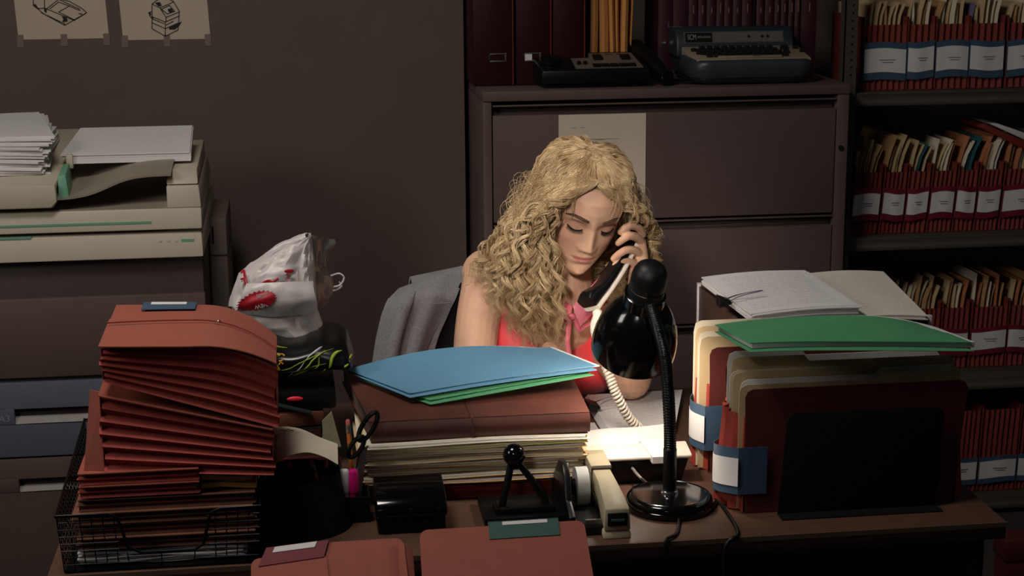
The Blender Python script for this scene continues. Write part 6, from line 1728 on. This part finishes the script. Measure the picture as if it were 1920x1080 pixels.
def lock(root, mids, end, curl, wl, strands, rad, seed, start=.05):
    r = np.random.RandomState(seed)
    base = cat_np([root]+mids+[end], 80)
    s = np.concatenate([[0], np.cumsum(np.linalg.norm(np.diff(base, axis=0), axis=1))])
    Tn = np.gradient(base, axis=0); Tn /= np.linalg.norm(Tn, axis=1, keepdims=True)+1e-9
    A = np.cross(Tn, np.array([.2, 1, .1])); A /= np.linalg.norm(A, axis=1, keepdims=True)+1e-9; B = np.cross(Tn, A)
    amp = curl*np.clip((s-start)/.09, 0.06, 1); ph = r.uniform(0, 6.28); sg = r.choice([-1, 1])
    wig = 1+.18*np.sin(s*30+ph)
    for k in range(strands):
        lane = (k+.5)/strands-.5
        dphi = lane*.72+r.normal(0, .07); da = 1+r.normal(0, .10); o1, o2 = r.normal(0, .0017, 2)
        th = sg*2*np.pi*s/wl*wig.mean()+ph+dphi
        spread = np.clip(s/.04, .5, 1)
        P = base+A*(amp*da*np.cos(th)+o1*spread)[:, None]+B*(amp*da*np.sin(th)*.85+o2*spread)[:, None]
        kcut = int(r.uniform(72, 81))
        P = P[:kcut]; rr2 = rad*r.uniform(.75, 1.25)*np.interp(np.linspace(0, 1, kcut), [0, .06, .85, 1], [.8, 1, .95, .25])
        paths.append(P); radii.append(rr2)
def scalp(a, z_, off=.0065): return MH @ head_pt(min(z_, ZT-.0005), a, off)
Hc = MH @ Vector((0, .01, .02))
def outv(p): return (p-Hc).normalized()
def rootpath(a, z_, side, n=3):
    """from the parting over the skull down to the hairline region on one side"""
    out = []
    for k in range(1, n+1):
        f = k/n
        zz = lerp(z_, max(hairline(a)+.004, z_-.07), f)
        out.append(scalp(a+side*.10*f, zz, .009+.007*f))
    return out
seed = 100
def mk(side, a, z_, m1, m2, e, **k):
    """root on the scalp, over the skull, then hanging through m1 m2 to e"""
    pts = [scalp(a, z_)]+rootpath(a, z_, side)+[m1, m2]
    return pts[0], pts[1:], e
N1 = 230
for i in range(N1):                             # image-left curtain
    seed += 1; r = np.random.RandomState(seed)
    back = r.rand()
    a = PA-lerp(.01, 2.3, back**1.15); z_ = lerp(hairline(a)+.006, ZT-.001, r.beta(1.5, .9))
    lay = r.rand()                              # 0 beside the face, 1 outermost
    y_m = lerp(2.765, 2.93, back)+r.uniform(-.012, .012)
    m1 = Py(lerp(1046, 972, lay)-12*back, lerp(392, 420, lay)+r.uniform(-15, 15), y_m)
    xe = lerp(1060, 912, lay**.9)+r.uniform(-14, 14); ye = lerp(610, 668, r.rand())+r.uniform(-30, 12)-max(0, 975-xe)*.8
    if xe > 1030: ye += r.uniform(0, 30)
    y_e = lerp(2.80, 2.95, back)+r.uniform(-.015, .015)
    m2 = Py(lerp(lerp(1046, 972, lay), xe, .62)-3, lerp(405, ye, .52), lerp(y_m, y_e, .5)-.02)
    p0, mids, e = mk(-1, a, z_, m1, m2, Py(xe, ye, y_e))
    lock(p0, mids, e, r.uniform(.006, .0098), r.uniform(.046, .066), 15, .00058, seed)
for i in range(46):                             # flicked ends over the shoulder at the image left
    seed += 1; r = np.random.RandomState(seed)
    a = PA-r.uniform(1.3, 2.4); z_ = r.uniform(.0, .09)
    m1 = Py(r.uniform(945, 985), r.uniform(400, 440), 2.91); m2 = Py(r.uniform(905, 945), r.uniform(465, 490), 2.98)
    p0, mids, e = mk(-1, a, z_, m1, m2, Py(r.uniform(860, 915), r.uniform(500, 555), 2.985))
    lock(p0, mids, e, r.uniform(.006, .012), r.uniform(.04, .06), 9, .0008, seed)
for i in range(130):                            # image-right side, going behind the hand
    seed += 1; r = np.random.RandomState(seed)
    back = r.rand(); a = PA+lerp(.01, 2.5, back**1.15); z_ = lerp(hairline(a)+.006, ZT-.001, r.beta(1.5, .9)); lay = r.rand()
    y_m = lerp(2.80, 2.93, back)
    m1 = Py(lerp(1176, 1204, lay), lerp(378, 400, lay)+r.uniform(-12, 14), y_m)
    xe = lerp(1165, 1232, lay)+r.uniform(-14, 10); ye = r.uniform(500, 610) if xe < 1200 else r.uniform(455, 540); y_e = lerp(2.89, 2.95, r.rand())
    m2 = Py(lerp(lerp(1180, 1206, lay), xe, .6)+6, lerp(395, ye, .5), max(2.885, lerp(y_m, y_e, .6)))
    p0, mids, e = mk(1, a, z_, m1, m2, Py(xe, ye, y_e))
    lock(p0, mids, e, r.uniform(.006, .0105), r.uniform(.038, .055), 9, .00082, seed)
for i in range(34):                             # lock hanging beside the handset
    seed += 1; r = np.random.RandomState(seed)
    a = r.uniform(1.6, 2.6); p0, mids, e = mk(1, a, r.uniform(0, .08), Py(r.uniform(1165, 1190), r.uniform(430, 470), 2.93), Py(r.uniform(1140, 1175), r.uniform(500, 545), 2.915), Py(r.uniform(1125, 1170), r.uniform(575, 625), 2.90))
    lock(p0, mids, e, r.uniform(.006, .0105), r.uniform(.04, .055), 9, .0008, seed)
for i in range(70):                             # back hair seen beside the neck
    seed += 1; r = np.random.RandomState(seed)
    a = r.uniform(2.2, 4.1); root = scalp(a, r.uniform(-.06, ZT-.002))
    ex = r.uniform(955, 1150); ey = r.uniform(530, 600); m1 = Py(r.uniform(990, 1190), r.uniform(420, 470), 2.985)
    lock(root, [root.lerp(m1, .5)+outv(root)*.02, m1], Py(ex, ey, 2.975), r.uniform(.006, .011), r.uniform(.04, .06), 8, .0009, seed)
for i in range(150):                            # short roots covering the crown
    seed += 1; r = np.random.RandomState(seed)
    sd = r.choice([-1, 1]); a = PA+sd*abs(r.normal(.9, 1.0)); z_ = ZT-.0006-.010*r.rand()**3
    P = [scalp(a, z_, .0075)]; 
    for k in range(1, 6): P.append(scalp(a+sd*.05*k, lerp(z_, max(hairline(a)+.01, .015), k/5), .010+.0035*math.sin(k*1.7+seed)))
    lock(P[0], P[1:-1], P[-1], .0035, .045, 8, .0008, seed, start=.01)
for i in range(70):                             # hair combed over the crown
    seed += 1; r = np.random.RandomState(seed)
    sd = r.choice([-1, 1]); x0_, y0_ = r.uniform(-.022, .012), r.uniform(-.035, .05)
    a = PA+sd*r.uniform(.5, 2.6)
    P = [MH @ Vector((x0_, y0_, ZT+.0075-18*(x0_*x0_)-6*(y0_-.01)**2)), scalp(a, ZT-.003, .011), scalp(a+sd*.06, ZT-.02, .013), scalp(a+sd*.12, lerp(ZT-.02, max(hairline(a)+.01, .015), .6), .014), scalp(a+sd*.18, max(hairline(a)+.01, .015), .014)]
    lock(P[0], P[1:-1], P[-1], .0035, .05, 9, .0007, seed, start=.01)
for i in range(200):                            # loose frizz
    seed += 1; r = np.random.RandomState(seed)
    left = r.rand() < .65; sd = -1 if left else 1; a = PA+sd*r.uniform(.3, 2.4); z_ = r.uniform(.01, ZT-.002)
    if left: m1 = Py(r.uniform(950, 1020), r.uniform(340, 450), r.uniform(2.8, 2.95)); e = Py(r.uniform(890, 1050), r.uniform(500, 650), r.uniform(2.79, 2.97))
    else: m1 = Py(r.uniform(1188, 1214), r.uniform(360, 420), r.uniform(2.86, 2.95)); e = Py(r.uniform(1180, 1242), r.uniform(450, 590), r.uniform(2.89, 2.97))
    pts = [scalp(a, z_)]+rootpath(a, z_, sd, 2)
    lock(pts[0], pts[1:]+[m1], e, r.uniform(.003, .0085), r.uniform(.04, .07), 1, .00042, seed)
capo = cap.build('scalp_hair', M_scalp, per)
ho = np_tubes('hair', paths, radii, M_hair, per, 4)
